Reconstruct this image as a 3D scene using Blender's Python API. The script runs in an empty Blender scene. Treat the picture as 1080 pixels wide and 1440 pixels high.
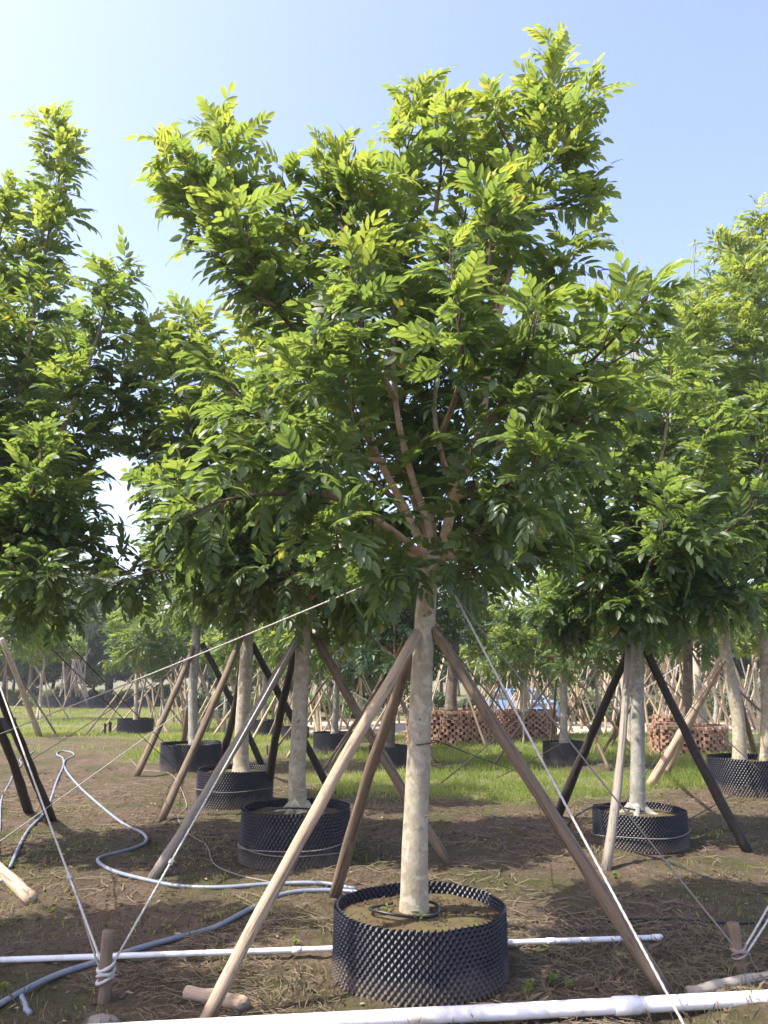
import bpy, math, random
import numpy as np
from mathutils import Vector, Matrix, Quaternion

random.seed(7)
rng = np.random.default_rng(7)
scene = bpy.context.scene
COL = scene.collection

# ------------------------------------------------------------------ camera
CAM_H = 1.70
PITCH = math.radians(11.9)
FPX = 1090.0                      # focal length in pixels of the 1080x1440 photograph
cam_d = bpy.data.cameras.new('camera')
cam = bpy.data.objects.new('camera', cam_d)
COL.objects.link(cam)
cam.location = (0, 0, CAM_H)
cam.rotation_euler = (math.radians(90) + PITCH, 0, 0)
cam_d.sensor_fit = 'VERTICAL'
cam_d.sensor_height = 36
cam_d.lens = 36 * FPX / 1440
cam_d.clip_start = 0.05
cam_d.clip_end = 2000
scene.camera = cam

# ------------------------------------------------------------------ sky, sun, exposure
SUN_EL = math.radians(57)
SUN_DIR = Vector((-0.95, -0.30, 0)).normalized()      # horizontal direction TOWARDS the sun
world = bpy.data.worlds.new('World')
scene.world = world
world.use_nodes = True
wn = world.node_tree
sky = wn.nodes.new('ShaderNodeTexSky')
sky.sky_type = 'NISHITA'
sky.sun_disc = False
sky.sun_elevation = SUN_EL
sky.sun_rotation = math.atan2(SUN_DIR.x, SUN_DIR.y)
sky.air_density = 1.0
sky.dust_density = 2.4
sky.ozone_density = 2.2
bg = wn.nodes['Background']
bg.inputs['Strength'].default_value = 0.15
wb = wn.nodes.new('ShaderNodeMix'); wb.data_type = 'RGBA'; wb.blend_type = 'MULTIPLY'      # the photograph's slightly violet white balance
wb.inputs['Factor'].default_value = 1.0; wb.inputs[7].default_value = (1.1, .96, 1.0, 1)
wn.links.new(sky.outputs['Color'], wb.inputs[6])
wn.links.new(wb.outputs[2], bg.inputs['Color'])
sun_d = bpy.data.lights.new('sun', 'SUN')
sun_d.energy = 3.1
sun_d.angle = math.radians(0.53)
sun_d.color = (1.0, 0.95, 0.86)
sun = bpy.data.objects.new('sun', sun_d)
COL.objects.link(sun)
to_sun = Vector((SUN_DIR.x * math.cos(SUN_EL), SUN_DIR.y * math.cos(SUN_EL), math.sin(SUN_EL)))
sun.rotation_euler = to_sun.to_track_quat('Z', 'Y').to_euler()
sun.location = (0, 0, 30)
vs = scene.view_settings
vs.view_transform = 'Standard'
vs.look = 'None'
vs.gamma = 1
vs.use_curve_mapping = False
vs.exposure = 1.6

# ------------------------------------------------------------------ photo pixel -> place
CP, SP = math.cos(PITCH), math.sin(PITCH)
def ray(x, y):
    a, b = (x - 540) / FPX, (720 - y) / FPX
    return Vector((a, CP - b * SP, SP + b * CP))
def P(x, y, Y):
    d = ray(x, y)
    return Vector((0, 0, CAM_H)) + d * (Y / d.y)
def G(x, y, z=0.0):
    d = ray(x, y)
    return Vector((0, 0, CAM_H)) + d * ((z - CAM_H) / d.z)
def proj(p):
    v = Vector(p) - Vector((0, 0, CAM_H))
    zc = v.y * CP + v.z * SP
    return 540 + FPX * v.x / zc, 720 - FPX * (-v.y * SP + v.z * CP) / zc, zc

# ------------------------------------------------------------------ helpers
def tagit(o, label=None, cat=None, group=None, kind=None):
    if label: o['label'] = label
    if cat: o['category'] = cat
    if group: o['group'] = group
    if kind: o['kind'] = kind
    return o

def empty(name, loc, label, cat, group=None):
    o = bpy.data.objects.new(name, None)
    COL.objects.link(o)
    o.location = loc
    o.empty_display_size = 0.1
    return tagit(o, label, cat, group)

def link(name, me, parent=None, loc=(0, 0, 0), mat=None):
    o = bpy.data.objects.new(name, me)
    COL.objects.link(o)
    o.location = loc
    if parent: o.parent = parent
    if mat and not me.materials: me.materials.append(mat)
    return o

def np_mesh(name, v, tris, mat=None, smooth=True, attrs=None):
    me = bpy.data.meshes.new(name)
    v = np.asarray(v, np.float32); tris = np.asarray(tris, np.int32)
    n = tris.shape[1]
    me.vertices.add(len(v)); me.vertices.foreach_set('co', v.ravel())
    me.loops.add(tris.size); me.loops.foreach_set('vertex_index', tris.ravel())
    me.polygons.add(len(tris))
    me.polygons.foreach_set('loop_start', np.arange(0, tris.size, n, dtype=np.int32))
    me.polygons.foreach_set('use_smooth', np.full(len(tris), smooth, dtype=bool))
    if attrs:
        for k, a in attrs.items():
            at = me.attributes.new(k, 'FLOAT', 'POINT')
            at.data.foreach_set('value', np.asarray(a, np.float32))
    me.update(calc_edges=True)
    me.validate()
    if mat: me.materials.append(mat)
    return me

class MB:
    """collects shapes, builds one mesh"""
    def __init__(s): s.v = []; s.f = []; s.n = 0
    def add(s, v, f):
        for a in f: s.f.append(tuple(int(i) + s.n for i in a))
        s.v.extend([tuple(map(float, p)) for p in v]); s.n = len(s.v)
        return s
    def tube(s, pts, rad, seg=8, cap=True, lobes=0, twist=0.0, lob_amp=0.2, wob=0.0):
        pts = np.array([tuple(p) for p in pts], float)
        rad = np.broadcast_to(np.array(rad, float), (len(pts),))
        t = np.gradient(pts, axis=0)
        t /= np.linalg.norm(t, axis=1)[:, None] + 1e-12
        ref = np.array((0, 0, 1.0)) if abs(t[0][2]) < .9 else np.array((1.0, 0, 0))
        u = np.cross(t[0], ref); u /= np.linalg.norm(u)
        base = s.n
        dist = 0
        out = []
        for i in range(len(pts)):
            u = u - t[i] * np.dot(u, t[i]); u /= np.linalg.norm(u)
            w = np.cross(t[i], u)
            if i: dist += np.linalg.norm(pts[i] - pts[i - 1])
            for k in range(seg):
                a = 2 * math.pi * k / seg
                r = rad[i]
                if lobes: r *= 1 + lob_amp * math.cos(lobes * a - twist * dist)
                if wob: r *= 1 + wob * (math.sin(3 * a + dist * 7) * .5 + math.sin(dist * 13 + a * 2 + base) * .5)
                out.append(pts[i] + r * (math.cos(a) * u + math.sin(a) * w))
        fs = []
        for i in range(len(pts) - 1):
            for k in range(seg):
                a, b = i * seg + k, i * seg + (k + 1) % seg
                fs.append((a, b, b + seg, a + seg))
        if cap:
            fs.append(tuple(range(seg))[::-1])
            fs.append(tuple((len(pts) - 1) * seg + k for k in range(seg)))
        return s.add(out, fs)
    def box(s, c, size, rz=0.0, M=None):
        hx, hy, hz = size[0] / 2, size[1] / 2, size[2] / 2
        vs_ = [(x * hx, y * hy, z * hz) for x in (-1, 1) for y in (-1, 1) for z in (-1, 1)]
        ca, sa = math.cos(rz), math.sin(rz)
        vs_ = [(c[0] + x * ca - y * sa, c[1] + x * sa + y * ca, c[2] + z) for x, y, z in vs_]
        return s.add(vs_, [(0, 1, 3, 2), (4, 6, 7, 5), (0, 4, 5, 1), (2, 3, 7, 6), (0, 2, 6, 4), (1, 5, 7, 3)])
    def mesh(s, name, mat=None, smooth=True, origin=None):
        v = s.v
        if origin is not None:
            v = [(a - origin[0], b - origin[1], c - origin[2]) for a, b, c in v]
        me = bpy.data.meshes.new(name)
        me.from_pydata(v, [], s.f)
        if smooth: me.polygons.foreach_set('use_smooth', [True] * len(me.polygons))
        me.update()
        if mat: me.materials.append(mat)
        return me

def catmull(pts, n=6):
    pts = [Vector(p) for p in pts]
    if len(pts) < 3:
        return [pts[0].lerp(pts[-1], i / n) for i in range(n + 1)]
    P_ = [pts[0] * 2 - pts[1]] + pts + [pts[-1] * 2 - pts[-2]]
    out = []
    for i in range(1, len(P_) - 2):
        p0, p1, p2, p3 = P_[i - 1:i + 3]
        for k in range(n):
            t = k / n
            out.append(.5 * ((2 * p1) + (p2 - p0) * t + (2 * p0 - 5 * p1 + 4 * p2 - p3) * t * t + (3 * p1 - p0 - 3 * p2 + p3) * t ** 3))
    out.append(pts[-1])
    return out

def vnoise(x, y, seed=0):
    """value noise, numpy"""
    x = np.asarray(x, float); y = np.asarray(y, float)
    xi, yi = np.floor(x).astype(np.int64), np.floor(y).astype(np.int64)
    fx, fy = x - xi, y - yi
    fx = fx * fx * (3 - 2 * fx); fy = fy * fy * (3 - 2 * fy)
    def h(a, b):
        n = (a * 374761393 + b * 668265263 + seed * 1442695041) & 0x7fffffff
        n = ((n ^ (n >> 13)) * 1274126177) & 0x7fffffff
        return ((n ^ (n >> 16)) & 0xffff) / 65535.0
    return (h(xi, yi) * (1 - fx) + h(xi + 1, yi) * fx) * (1 - fy) + (h(xi, yi + 1) * (1 - fx) + h(xi + 1, yi + 1) * fx) * fy

def ground_z(x, y):
    x = np.asarray(x, float); y = np.asarray(y, float)
    near = np.clip((22 - y) / 8, 0, 1)
    z = (vnoise(x * .9, y * .9, 1) - .5) * .05 + (vnoise(x * 3.1, y * 3.1, 2) - .5) * .03
    z += (vnoise(x * 8, y * 8, 3) - .5) * .022 + (vnoise(x * 17, y * 17, 4) - .5) * .02
    z = z * near
    dip = np.clip((y - 22) / 8, 0, 1)
    return z - .36 * dip * dip * (3 - 2 * dip)
def gz(x, y): return float(ground_z(np.array([x]), np.array([y]))[0])
def GG(x, y, dz=0.0):
    p = G(x, y)
    return Vector((p.x, p.y, gz(p.x, p.y) + dz))

# ------------------------------------------------------------------ materials
def new_mat(name):
    m = bpy.data.materials.new(name); m.use_nodes = True
    nt = m.node_tree
    return m, nt, nt.nodes['Principled BSDF']
def N(nt, typ, **kw):
    n = nt.nodes.new(typ)
    for k, v in kw.items():
        if k in n.inputs: n.inputs[k].default_value = v
        else: setattr(n, k, v)
    return n
def ramp(nt, fac, stops):
    r = nt.nodes.new('ShaderNodeValToRGB')
    e = r.color_ramp.elements
    while len(e) < len(stops): e.new(.5)
    for i, (p, c) in enumerate(stops):
        e[i].position = p; e[i].color = (*c, 1) if len(c) == 3 else c
    nt.links.new(fac, r.inputs['Fac'])
    return r.outputs['Color']
def mixc(nt, fac, a, b, mode='MIX'):
    m = nt.nodes.new('ShaderNodeMix'); m.data_type = 'RGBA'; m.blend_type = mode
    for sock, val in ((m.inputs['Factor'], fac), (m.inputs[6], a), (m.inputs[7], b)):
        if hasattr(val, 'links'): nt.links.new(val, sock)
        elif isinstance(val, (int, float)): sock.default_value = val
        else: sock.default_value = (*val, 1)
    return m.outputs[2]
def math_n(nt, op, a, b=None, clamp=False):
    m = nt.nodes.new('ShaderNodeMath'); m.operation = op; m.use_clamp = clamp
    for i, v in enumerate((a, b)):
        if v is None: continue
        if hasattr(v, 'links'): nt.links.new(v, m.inputs[i])
        else: m.inputs[i].default_value = v
    return m.outputs[0]
def coords(nt, kind='Object', scale=(1, 1, 1)):
    tc = nt.nodes.new('ShaderNodeTexCoord'); mp = nt.nodes.new('ShaderNodeMapping')
    mp.inputs['Scale'].default_value = scale
    nt.links.new(tc.outputs[kind], mp.inputs['Vector'])
    return mp.outputs['Vector']
def noise(nt, vec, scale, detail=4, rough=.6, dist=0):
    n = N(nt, 'ShaderNodeTexNoise', Scale=scale, Detail=detail, Roughness=rough, Distortion=dist)
    nt.links.new(vec, n.inputs['Vector'])
    return n.outputs['Fac']
def bump(nt, h, strength, dist=.01):
    b = N(nt, 'ShaderNodeBump', Strength=strength, Distance=dist)
    nt.links.new(h, b.inputs['Height'])
    return b.outputs['Normal']
def objrand(nt): return nt.nodes.new('ShaderNodeObjectInfo').outputs['Random']

def leaf_mat(name, dark, mid, young, gloss=.38, trans=.45, spec=.5):
    m, nt, b = new_mat(name)
    oi = nt.nodes.new('ShaderNodeObjectInfo')
    sep = nt.nodes.new('ShaderNodeSeparateColor'); nt.links.new(oi.outputs['Color'], sep.inputs[0])
    aa = N(nt, 'ShaderNodeAttribute', attribute_name='age'); at = N(nt, 'ShaderNodeAttribute', attribute_name='tint')
    age = math_n(nt, 'ADD', aa.outputs['Fac'], sep.outputs[0])
    tint = math_n(nt, 'FRACT', math_n(nt, 'ADD', at.outputs['Fac'], sep.outputs[1]))
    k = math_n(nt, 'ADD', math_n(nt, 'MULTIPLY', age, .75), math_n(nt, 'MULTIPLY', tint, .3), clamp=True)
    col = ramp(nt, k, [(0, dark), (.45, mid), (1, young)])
    col = mixc(nt, math_n(nt, 'MULTIPLY', math_n(nt, 'GREATER_THAN', tint, .997), .7), col, (.3, .22, .05))
    nz = noise(nt, coords(nt, 'Object'), 60, 3)
    col = mixc(nt, math_n(nt, 'MULTIPLY', nz, .35), col, (dark[0] * 1.6, dark[1] * 1.5, dark[2] * 1.2))
    geo = nt.nodes.new('ShaderNodeNewGeometry')
    under = mixc(nt, .35, col, (.16, .2, .085))
    colf = mixc(nt, geo.outputs['Backfacing'], col, under)
    nt.links.new(colf, b.inputs['Base Color'])
    b.inputs['Roughness'].default_value = gloss
    b.inputs['Specular IOR Level'].default_value = spec
    tr = nt.nodes.new('ShaderNodeBsdfTranslucent')
    tcol = mixc(nt, 1.0, col, (2.75, 2.35, 1.15), 'MULTIPLY')
    nt.links.new(tcol, tr.inputs['Color'])
    mx = nt.nodes.new('ShaderNodeMixShader'); mx.inputs[0].default_value = trans
    nt.links.new(b.outputs[0], mx.inputs[1]); nt.links.new(tr.outputs[0], mx.inputs[2])
    nt.links.new(mx.outputs[0], nt.nodes['Material Output'].inputs['Surface'])
    return m
M_LEAF = leaf_mat('leaf_green', (.04, .08, .042), (.096, .152, .046), (.19, .24, .055), gloss=.4, spec=.65, trans=.55)
M_LEAF_FAR = leaf_mat('leaf_far', (.03, .07, .025), (.07, .14, .03), (.17, .25, .04), gloss=.5)
M_LEAF_OLIVE = leaf_mat('leaf_olive', (.06, .085, .05), (.11, .145, .085), (.17, .21, .11), gloss=.5, trans=.3)
M_LEAF_DARK = leaf_mat('leaf_dark', (.016, .045, .016), (.03, .07, .02), (.06, .11, .03), gloss=.45, trans=.25)

def bark_mat(name, c1, c2, c3, streak=6, bumps=.5):
    m, nt, b = new_mat(name)
    v = coords(nt, 'Object')
    n1 = noise(nt, v, 5, 6, .65); n2 = noise(nt, coords(nt, 'Object', (1, 1, .7)), 30, 6, .75); n4 = noise(nt, v, 13, 3, .5, .6)
    vo = N(nt, 'ShaderNodeTexVoronoi', Scale=38); nt.links.new(v, vo.inputs['Vector'])
    c = ramp(nt, n1, [(.28, c1), (.5, c2), (.72, c3)])
    c = mixc(nt, ramp(nt, n2, [(.5, (0, 0, 0)), (.75, (.8, .8, .8))]), c, tuple(x * .55 for x in c1))
    c = mixc(nt, ramp(nt, n4, [(.55, (0, 0, 0)), (.62, (.5, .5, .5))]), c, tuple(min(1, x * 1.2) for x in c3))
    c = mixc(nt, ramp(nt, n4, [(.27, (.8, .8, .8)), (.33, (0, 0, 0))]), c, tuple(x * .35 for x in c1))
    c = mixc(nt, ramp(nt, vo.outputs['Distance'], [(.05, (.55, .55, .55)), (.16, (0, 0, 0))]), c, tuple(min(1, x * 1.25) for x in c3))
    nt.links.new(c, b.inputs['Base Color'])
    b.inputs['Roughness'].default_value = .85
    nt.links.new(bump(nt, math_n(nt, 'ADD', n2, n1), bumps, .012), b.inputs['Normal'])
    return m
M_BARK = bark_mat('bark_pale', (.25, .21, .135), (.36, .315, .22), (.45, .41, .32))
M_BARK_GREY = bark_mat('bark_grey', (.19, .185, .15), (.29, .28, .225), (.38, .37, .32))
M_BARK_DARK = bark_mat('bark_dark', (.07, .055, .04), (.12, .095, .07), (.18, .15, .11))
M_SCAR = bark_mat('bark_scar', (.13, .1, .065), (.2, .165, .11), (.3, .26, .19))
M_LIMB = bark_mat('bark_limb', (.31, .2, .11), (.44, .305, .18), (.52, .395, .255))
def limb_mix(m):
    nt = m.node_tree; b = nt.nodes['Principled BSDF']
    src = b.inputs['Base Color'].links[0].from_socket
    at = N(nt, 'ShaderNodeAttribute', attribute_name='thin')
    f = ramp(nt, at.outputs['Fac'], [(.4, (0, 0, 0)), (.62, (1, 1, 1))])
    nt.links.new(mixc(nt, f, src, (.085, .055, .032)), b.inputs['Base Color'])
limb_mix(M_LIMB)
M_TWIG = bark_mat('bark_twig', (.06, .04, .025), (.10, .06, .035), (.15, .10, .05), bumps=.2)

def wood_mat(name, c1, c2, c3):
    m, nt, b = new_mat(name)
    r = objrand(nt)
    v = coords(nt, 'Object', (1, 1, .06))
    n1 = noise(nt, v, 55, 5, .7, .3); n2 = noise(nt, coords(nt, 'Object', (1, 1, .25)), 9, 4, .6)
    crack = ramp(nt, noise(nt, coords(nt, 'Object', (1, 1, .035)), 38, 2, .5, .5), [(.33, (1, 1, 1)), (.42, (0, 0, 0))])
    c = ramp(nt, n1, [(.25, c1), (.55, c2), (.8, c3)])
    c = mixc(nt, math_n(nt, 'MULTIPLY', n2, .75), c, c1)
    c = mixc(nt, ramp(nt, noise(nt, coords(nt, 'Object', (1, 1, .3)), 24, 3), [(.58, (0, 0, 0)), (.66, (.6, .6, .6))]), c, tuple(x * .5 for x in c1))
    c = mixc(nt, math_n(nt, 'MULTIPLY', crack, .75), c, tuple(x * .3 for x in c1))
    c = mixc(nt, math_n(nt, 'MULTIPLY', r, .3), c, tuple(x * .6 for x in c2))
    nt.links.new(c, b.inputs['Base Color']); b.inputs['Roughness'].default_value = .8
    nt.links.new(bump(nt, math_n(nt, 'SUBTRACT', n1, crack), .6, .01), b.inputs['Normal'])
    return m
M_WOOD = wood_mat('pole_pale', (.3, .215, .135), (.5, .39, .27), (.62, .53, .41))
M_WOOD_BROWN = wood_mat('pole_brown', (.12, .085, .055), (.22, .16, .105), (.32, .245, .165))
M_WOOD_DARK = wood_mat('pole_dark', (.02, .015, .012), (.045, .032, .024), (.09, .065, .05))
M_WOOD_GREY = wood_mat('pole_grey', (.2, .17, .13), (.33, .29, .23), (.42, .38, .31))
M_BAMBOO = wood_mat('pole_bamboo', (.38, .28, .15), (.52, .41, .25), (.62, .53, .37))

def plain(name, col, rough=.5, spec=.5, var=.25, nscale=20, bmp=0.0, dirt=None, dirtc=(.2, .14, .08)):
    m, nt, b = new_mat(name)
    n = noise(nt, coords(nt, 'Object'), nscale, 5)
    c = mixc(nt, math_n(nt, 'MULTIPLY', n, var * 1.6), col, tuple(x * .5 for x in col))
    if dirt:
        d = noise(nt, coords(nt, 'Object'), dirt, 6, .7)
        c = mixc(nt, ramp(nt, d, [(.5, (0, 0, 0)), (.68, (1, 1, 1))]), c, dirtc)
    nt.links.new(c, b.inputs['Base Color']); b.inputs['Roughness'].default_value = rough
    b.inputs['Specular IOR Level'].default_value = spec
    if bmp: nt.links.new(bump(nt, n, bmp, .01), b.inputs['Normal'])
    return m
M_PVC = plain('white_pvc', (.78, .78, .77), .38, .5, .08, 6, dirt=6, dirtc=(.52, .46, .37))
M_HOSE = plain('hose_blue_grey', (.19, .225, .27), .45, .5, .15, 8, dirt=7, dirtc=(.3, .28, .25))
M_DRIP = plain('drip_black', (.02, .02, .022), .4, .5, .2, 10)
M_ROPE = plain('rope_white', (.55, .53, .48), .8, .2, .35, 30, .3, dirt=9, dirtc=(.36, .31, .24))
M_ROPE_GREY = plain('rope_grey', (.27, .245, .21), .85, .2, .3, 60, .3)
M_ROPE_DARK = plain('wire_dark', (.06, .055, .05), .7, .2, .2, 40)
M_STRAW = plain('straw', (.19, .15, .095), .8, .2, .3, 9)
M_LITTER = plain('leaf_litter', (.14, .09, .055), .8, .2, .5, 5)
M_PALE = plain('pale_litter', (.36, .29, .19), .8, .2, .4, 5)
M_CLOD = plain('clod', (.09, .064, .042), .95, .1, .5, 14, .4)
M_STONE = plain('stone', (.24, .215, .18), .9, .2, .4, 12, .6)
M_SOIL = plain('pot_soil', (.12, .09, .05), .95, .1, .6, 16, .7, dirt=9, dirtc=(.115, .115, .03))
M_BRICK = plain('terracotta', (.38, .22, .145), .85, .2, .45, 5, .3, dirt=3, dirtc=(.52, .36, .26))
def brick_tones(m):
    nt = m.node_tree; b = nt.nodes['Principled BSDF']; src = b.inputs['Base Color'].links[0].from_socket
    vo = N(nt, 'ShaderNodeTexVoronoi', Scale=9); nt.links.new(coords(nt, 'Object', (1, 1, 2)), vo.inputs['Vector'])
    sp = nt.nodes.new('ShaderNodeSeparateColor'); nt.links.new(vo.outputs['Color'], sp.inputs[0])
    c = mixc(nt, math_n(nt, 'MULTIPLY', sp.outputs[0], .7), src, (.22, .12, .085))
    c = mixc(nt, math_n(nt, 'MULTIPLY', sp.outputs[1], .25), c, (.46, .36, .27)); nt.links.new(c, b.inputs['Base Color'])
brick_tones(M_BRICK)
M_TYRE = plain('tyre', (.02, .02, .02), .8, .3)
M_CARB = plain('car_paint', (.2, .31, .5), .25, .6, .04)
M_GLASS = plain('car_glass', (.03, .04, .05), .08, .8, .0)
M_CHROME = plain('chrome', (.6, .6, .62), .2, .8, .0)
M_GRASS = leaf_mat('grass_blade', (.105, .15, .04), (.175, .245, .06), (.3, .32, .13), gloss=.6, trans=.4, spec=.2)

def pot_mat():
    m, nt, b = new_mat('pot_plastic')
    tc = nt.nodes.new('ShaderNodeTexCoord'); sp = nt.nodes.new('ShaderNodeSeparateXYZ')
    nt.links.new(tc.outputs['Object'], sp.inputs[0])
    n = noise(nt, coords(nt, 'Object'), 7, 5)
    hgt = math_n(nt, 'SUBTRACT', math_n(nt, 'MULTIPLY', n, .30), sp.outputs['Z'])
    d = math_n(nt, 'MULTIPLY', math_n(nt, 'ADD', hgt, .02), 7.0, clamp=True)
    c = mixc(nt, math_n(nt, 'MULTIPLY', d, .62), (.008, .009, .017), (.15, .12, .088))
    dust = ramp(nt, noise(nt, coords(nt, 'Object'), 3.5, 6, .7), [(.48, (0, 0, 0)), (.8, (.2, .2, .2))])
    c = mixc(nt, dust, c, (.13, .125, .13))
    nt.links.new(c, b.inputs['Base Color'])
    rg = mixc(nt, d, (.42, .42, .42), (.8, .8, .8)); nt.links.new(rg, b.inputs['Roughness'])
    b.inputs['Specular IOR Level'].default_value = .45
    return m
M_POT = pot_mat()

def grass_edge(x):                 # world y where bare earth gives way to grass
    return np.interp(x, [-9, -6, -2.6, -.3, .8, 3.2, 6, 12], [17.3, 17.0, 15.0, 11.4, 10.8, 11.0, 12.5, 14])

def ground_mat():
    m, nt, b = new_mat('earth')
    v = coords(nt, 'Object')
    n1 = noise(nt, v, .8, 6, .6); n2 = noise(nt, v, 5, 6, .7); n3 = noise(nt, v, 34, 5, .75)
    c = ramp(nt, n2, [(.25, (.07, .05, .032)), (.5, (.128, .094, .062)), (.75, (.21, .16, .11))])
    c = mixc(nt, ramp(nt, n3, [(.35, (1, 1, 1)), (.55, (0, 0, 0))]), c, (.055, .037, .022))
    c = mixc(nt, ramp(nt, n3, [(.62, (0, 0, 0)), (.78, (.8, .8, .8))]), c, (.21, .165, .112))
    moss = ramp(nt, n1, [(.46, (0, 0, 0)), (.64, (.8, .8, .8))])
    c = mixc(nt, moss, c, (.055, .062, .018))
    ga = N(nt, 'ShaderNodeAttribute', attribute_name='grassy')
    gm = math_n(nt, 'MULTIPLY', ga.outputs['Fac'], math_n(nt, 'ADD', math_n(nt, 'MULTIPLY', n2, .9), .35), clamp=True)
    gc = mixc(nt, n3, (.11, .145, .045), (.21, .19, .095))
    c = mixc(nt, gm, c, gc)
    nt.links.new(c, b.inputs['Base Color']); b.inputs['Roughness'].default_value = .95
    b.inputs['Specular IOR Level'].default_value = .15
    nt.links.new(bump(nt, math_n(nt, 'ADD', n3, n2), .9, .03), b.inputs['Normal'])
    return m

# ------------------------------------------------------------------ ground
def axis(lo, hi, step, far_lo, far_hi):
    a = list(np.arange(lo, hi + 1e-6, step))
    s, x = step, hi
    while x < far_hi: s *= 1.22; x += s; a.append(x)
    s, x = step, lo
    while x > far_lo: s *= 1.22; x -= s; a.insert(0, x)
    return np.array(a)
gx = axis(-7.5, 7.5, .055, -330, 330); gy = axis(2.2, 15, .055, -60, 420)
GX, GY = np.meshgrid(gx, gy)
GZ = ground_z(GX, GY)
gv = np.stack([GX, GY, GZ], -1).reshape(-1, 3)
nx, ny = len(gx), len(gy)
ii = (np.arange(ny - 1)[:, None] * nx + np.arange(nx - 1)[None, :]).ravel()
gf = np.stack([ii, ii + 1, ii + nx + 1, ii + nx], -1)
bare = (np.clip((vnoise(GX * .45 + 3, GY * .45, 11) - .52) * 5, 0, 1))
edge = grass_edge(GX) + (vnoise(GX * 1.1, GY * 1.1, 12) - .5) * 2.2
grassy = np.clip((GY - edge) / .9, 0, 1) * (1 - .9 * bare)
earth = link('ground', np_mesh('ground', gv, gf, ground_mat(), True, {'grassy': grassy.ravel()}))
tagit(earth, kind='structure')

def road_mat():
    m, nt, b = new_mat('sandy_road')
    v = coords(nt, 'Object')
    c = ramp(nt, noise(nt, v, 1.2, 6, .7), [(.3, (.34, .27, .185)), (.55, (.46, .385, .285)), (.8, (.53, .46, .36))])
    nt.links.new(c, b.inputs['Base Color']); b.inputs['Roughness'].default_value = .95
    return m
rx = np.linspace(-3.5, 60, 90); rows = np.linspace(0, 1, 9)
rv = []
for t in rows:
    for x in rx:
        lo = 25.5 + .5 * math.sin(x * .35) + .3 * math.sin(x * 1.3); hi = 36 + .6 * math.sin(x * .3 + 1)
        y = lo + (hi - lo) * t
        rv.append((x, y, float(ground_z(np.array([x]), np.array([y]))[0]) + .006 + .02 * math.sin(math.pi * t)))
ri = (np.arange(8)[:, None] * 90 + np.arange(89)[None, :]).ravel()
road = link('road', np_mesh('road', rv, np.stack([ri, ri + 1, ri + 91, ri + 90], -1), road_mat()))
tagit(road, kind='structure')

# ------------------------------------------------------------------ compound leaf shapes
def leaf_variant(seed, lo=False, n_pairs=5):
    """one pinnate leaf: rachis along +Y, upper side +Z; returns verts, tris, tint"""
    r = random.Random(seed)
    L = r.uniform(.30, .40)
    droop = r.uniform(.1, .55) * L
    fold = r.choice([r.uniform(.05, .35), r.uniform(-.25, .05), r.uniform(-.1, .2)])
    V, F, T = [], [], []
    def rach(t):
        return Vector((0.02 * math.sin(t * 3 + seed), L * t * (1 - .12 * t), -droop * t * t))
    def leaflet(base, direc, nrm, ln, wd, tint):
        direc = direc.normalized(); side = direc.cross(nrm).normalized(); nrm = side.cross(direc).normalized()
        curl = r.uniform(.08, .3); vfold = r.uniform(.12, .4); tw = r.uniform(-.3, .3)
        prof = [(.0, 0), (.15, .7), (.42, 1.0), (.74, .74), (1.0, 0)] if not lo else [(0, 0), (.45, 1.0), (1.0, 0)]
        for sgn in (-1, 1):
            b0 = len(V)
            n = len(prof)
            for t, w in prof:
                V.append(base + direc * (ln * t) - nrm * (curl * ln * t * t)); T.append(tint)
            for t, w in prof[1:-1]:
                ed = base + direc * (ln * t) - nrm * (curl * ln * t * t) + side * (sgn * wd * .5 * w) + nrm * (wd * .5 * w * (vfold + sgn * tw * t))
                V.append(ed); T.append(tint)
            m = lambda i: b0 + i
            e = lambda i: b0 + n + i - 1
            tri = [(m(0), m(1), e(1))]
            for i in range(1, n - 2):
                tri += [(m(i), m(i + 1), e(i + 1)), (m(i), e(i + 1), e(i))]
            tri.append((m(n - 2), m(n - 1), e(n - 2)))
            if sgn > 0: tri = [(a, c, b_) for a, b_, c in tri]
            F.extend(tri)
    ts = []
    for k in range(n_pairs):
        for s in (-1, 1):
            ts.append((.2 + .78 * (k + (.22 if s > 0 else 0)) / n_pairs, s))
    for t, s in ts:
        if r.random() < .04: continue
        p = rach(t); tan = (rach(t + .02) - p).normalized()
        sidev = Vector((s, 0, 0))
        ang = r.uniform(.75, 1.1) - .35 * t
        d = tan * math.cos(ang) + sidev * math.sin(ang) + Vector((0, 0, 1)) * (fold + r.uniform(-.08, .08))
        sz = (.85 + .35 * math.sin(math.pi * min(1, t + .1))) * r.uniform(.85, 1.12)
        leaflet(p, d, Vector((r.uniform(-.15, .15) - s * fold * .6, 0, 1)), .124 * sz, .05 * sz, r.uniform(0, .35))
    p = rach(1.0); tan = (rach(1.0) - rach(.95)).normalized()
    leaflet(p, tan + Vector((0, 0, r.uniform(-.2, .2))), Vector((0, 0, 1)), .125, .056, r.uniform(0, .35))
    # rachis: thin three sided stem
    pts = [rach(t) for t in ((0, .5, 1) if lo else (0, .33, .66, 1))]
    b0 = len(V)
    for i, q in enumerate(pts):
        rr = .0026 * (1 - .6 * i / len(pts))
        for k in range(3):
            a = k * 2.094
            V.append(q + Vector((rr * math.cos(a), 0, rr * math.sin(a)))); T.append(.5)
    for i in range(len(pts) - 1):
        for k in range(3):
            a, b_ = b0 + i * 3 + k, b0 + i * 3 + (k + 1) % 3
            F += [(a, b_, b_ + 3), (a, b_ + 3, a + 3)]
    return np.array([tuple(v) for v in V]), np.array(F), np.array(T)
NV = 14
VAR_HI = [leaf_variant(100 + i, False, 4 + i % 2) for i in range(NV)]
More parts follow.
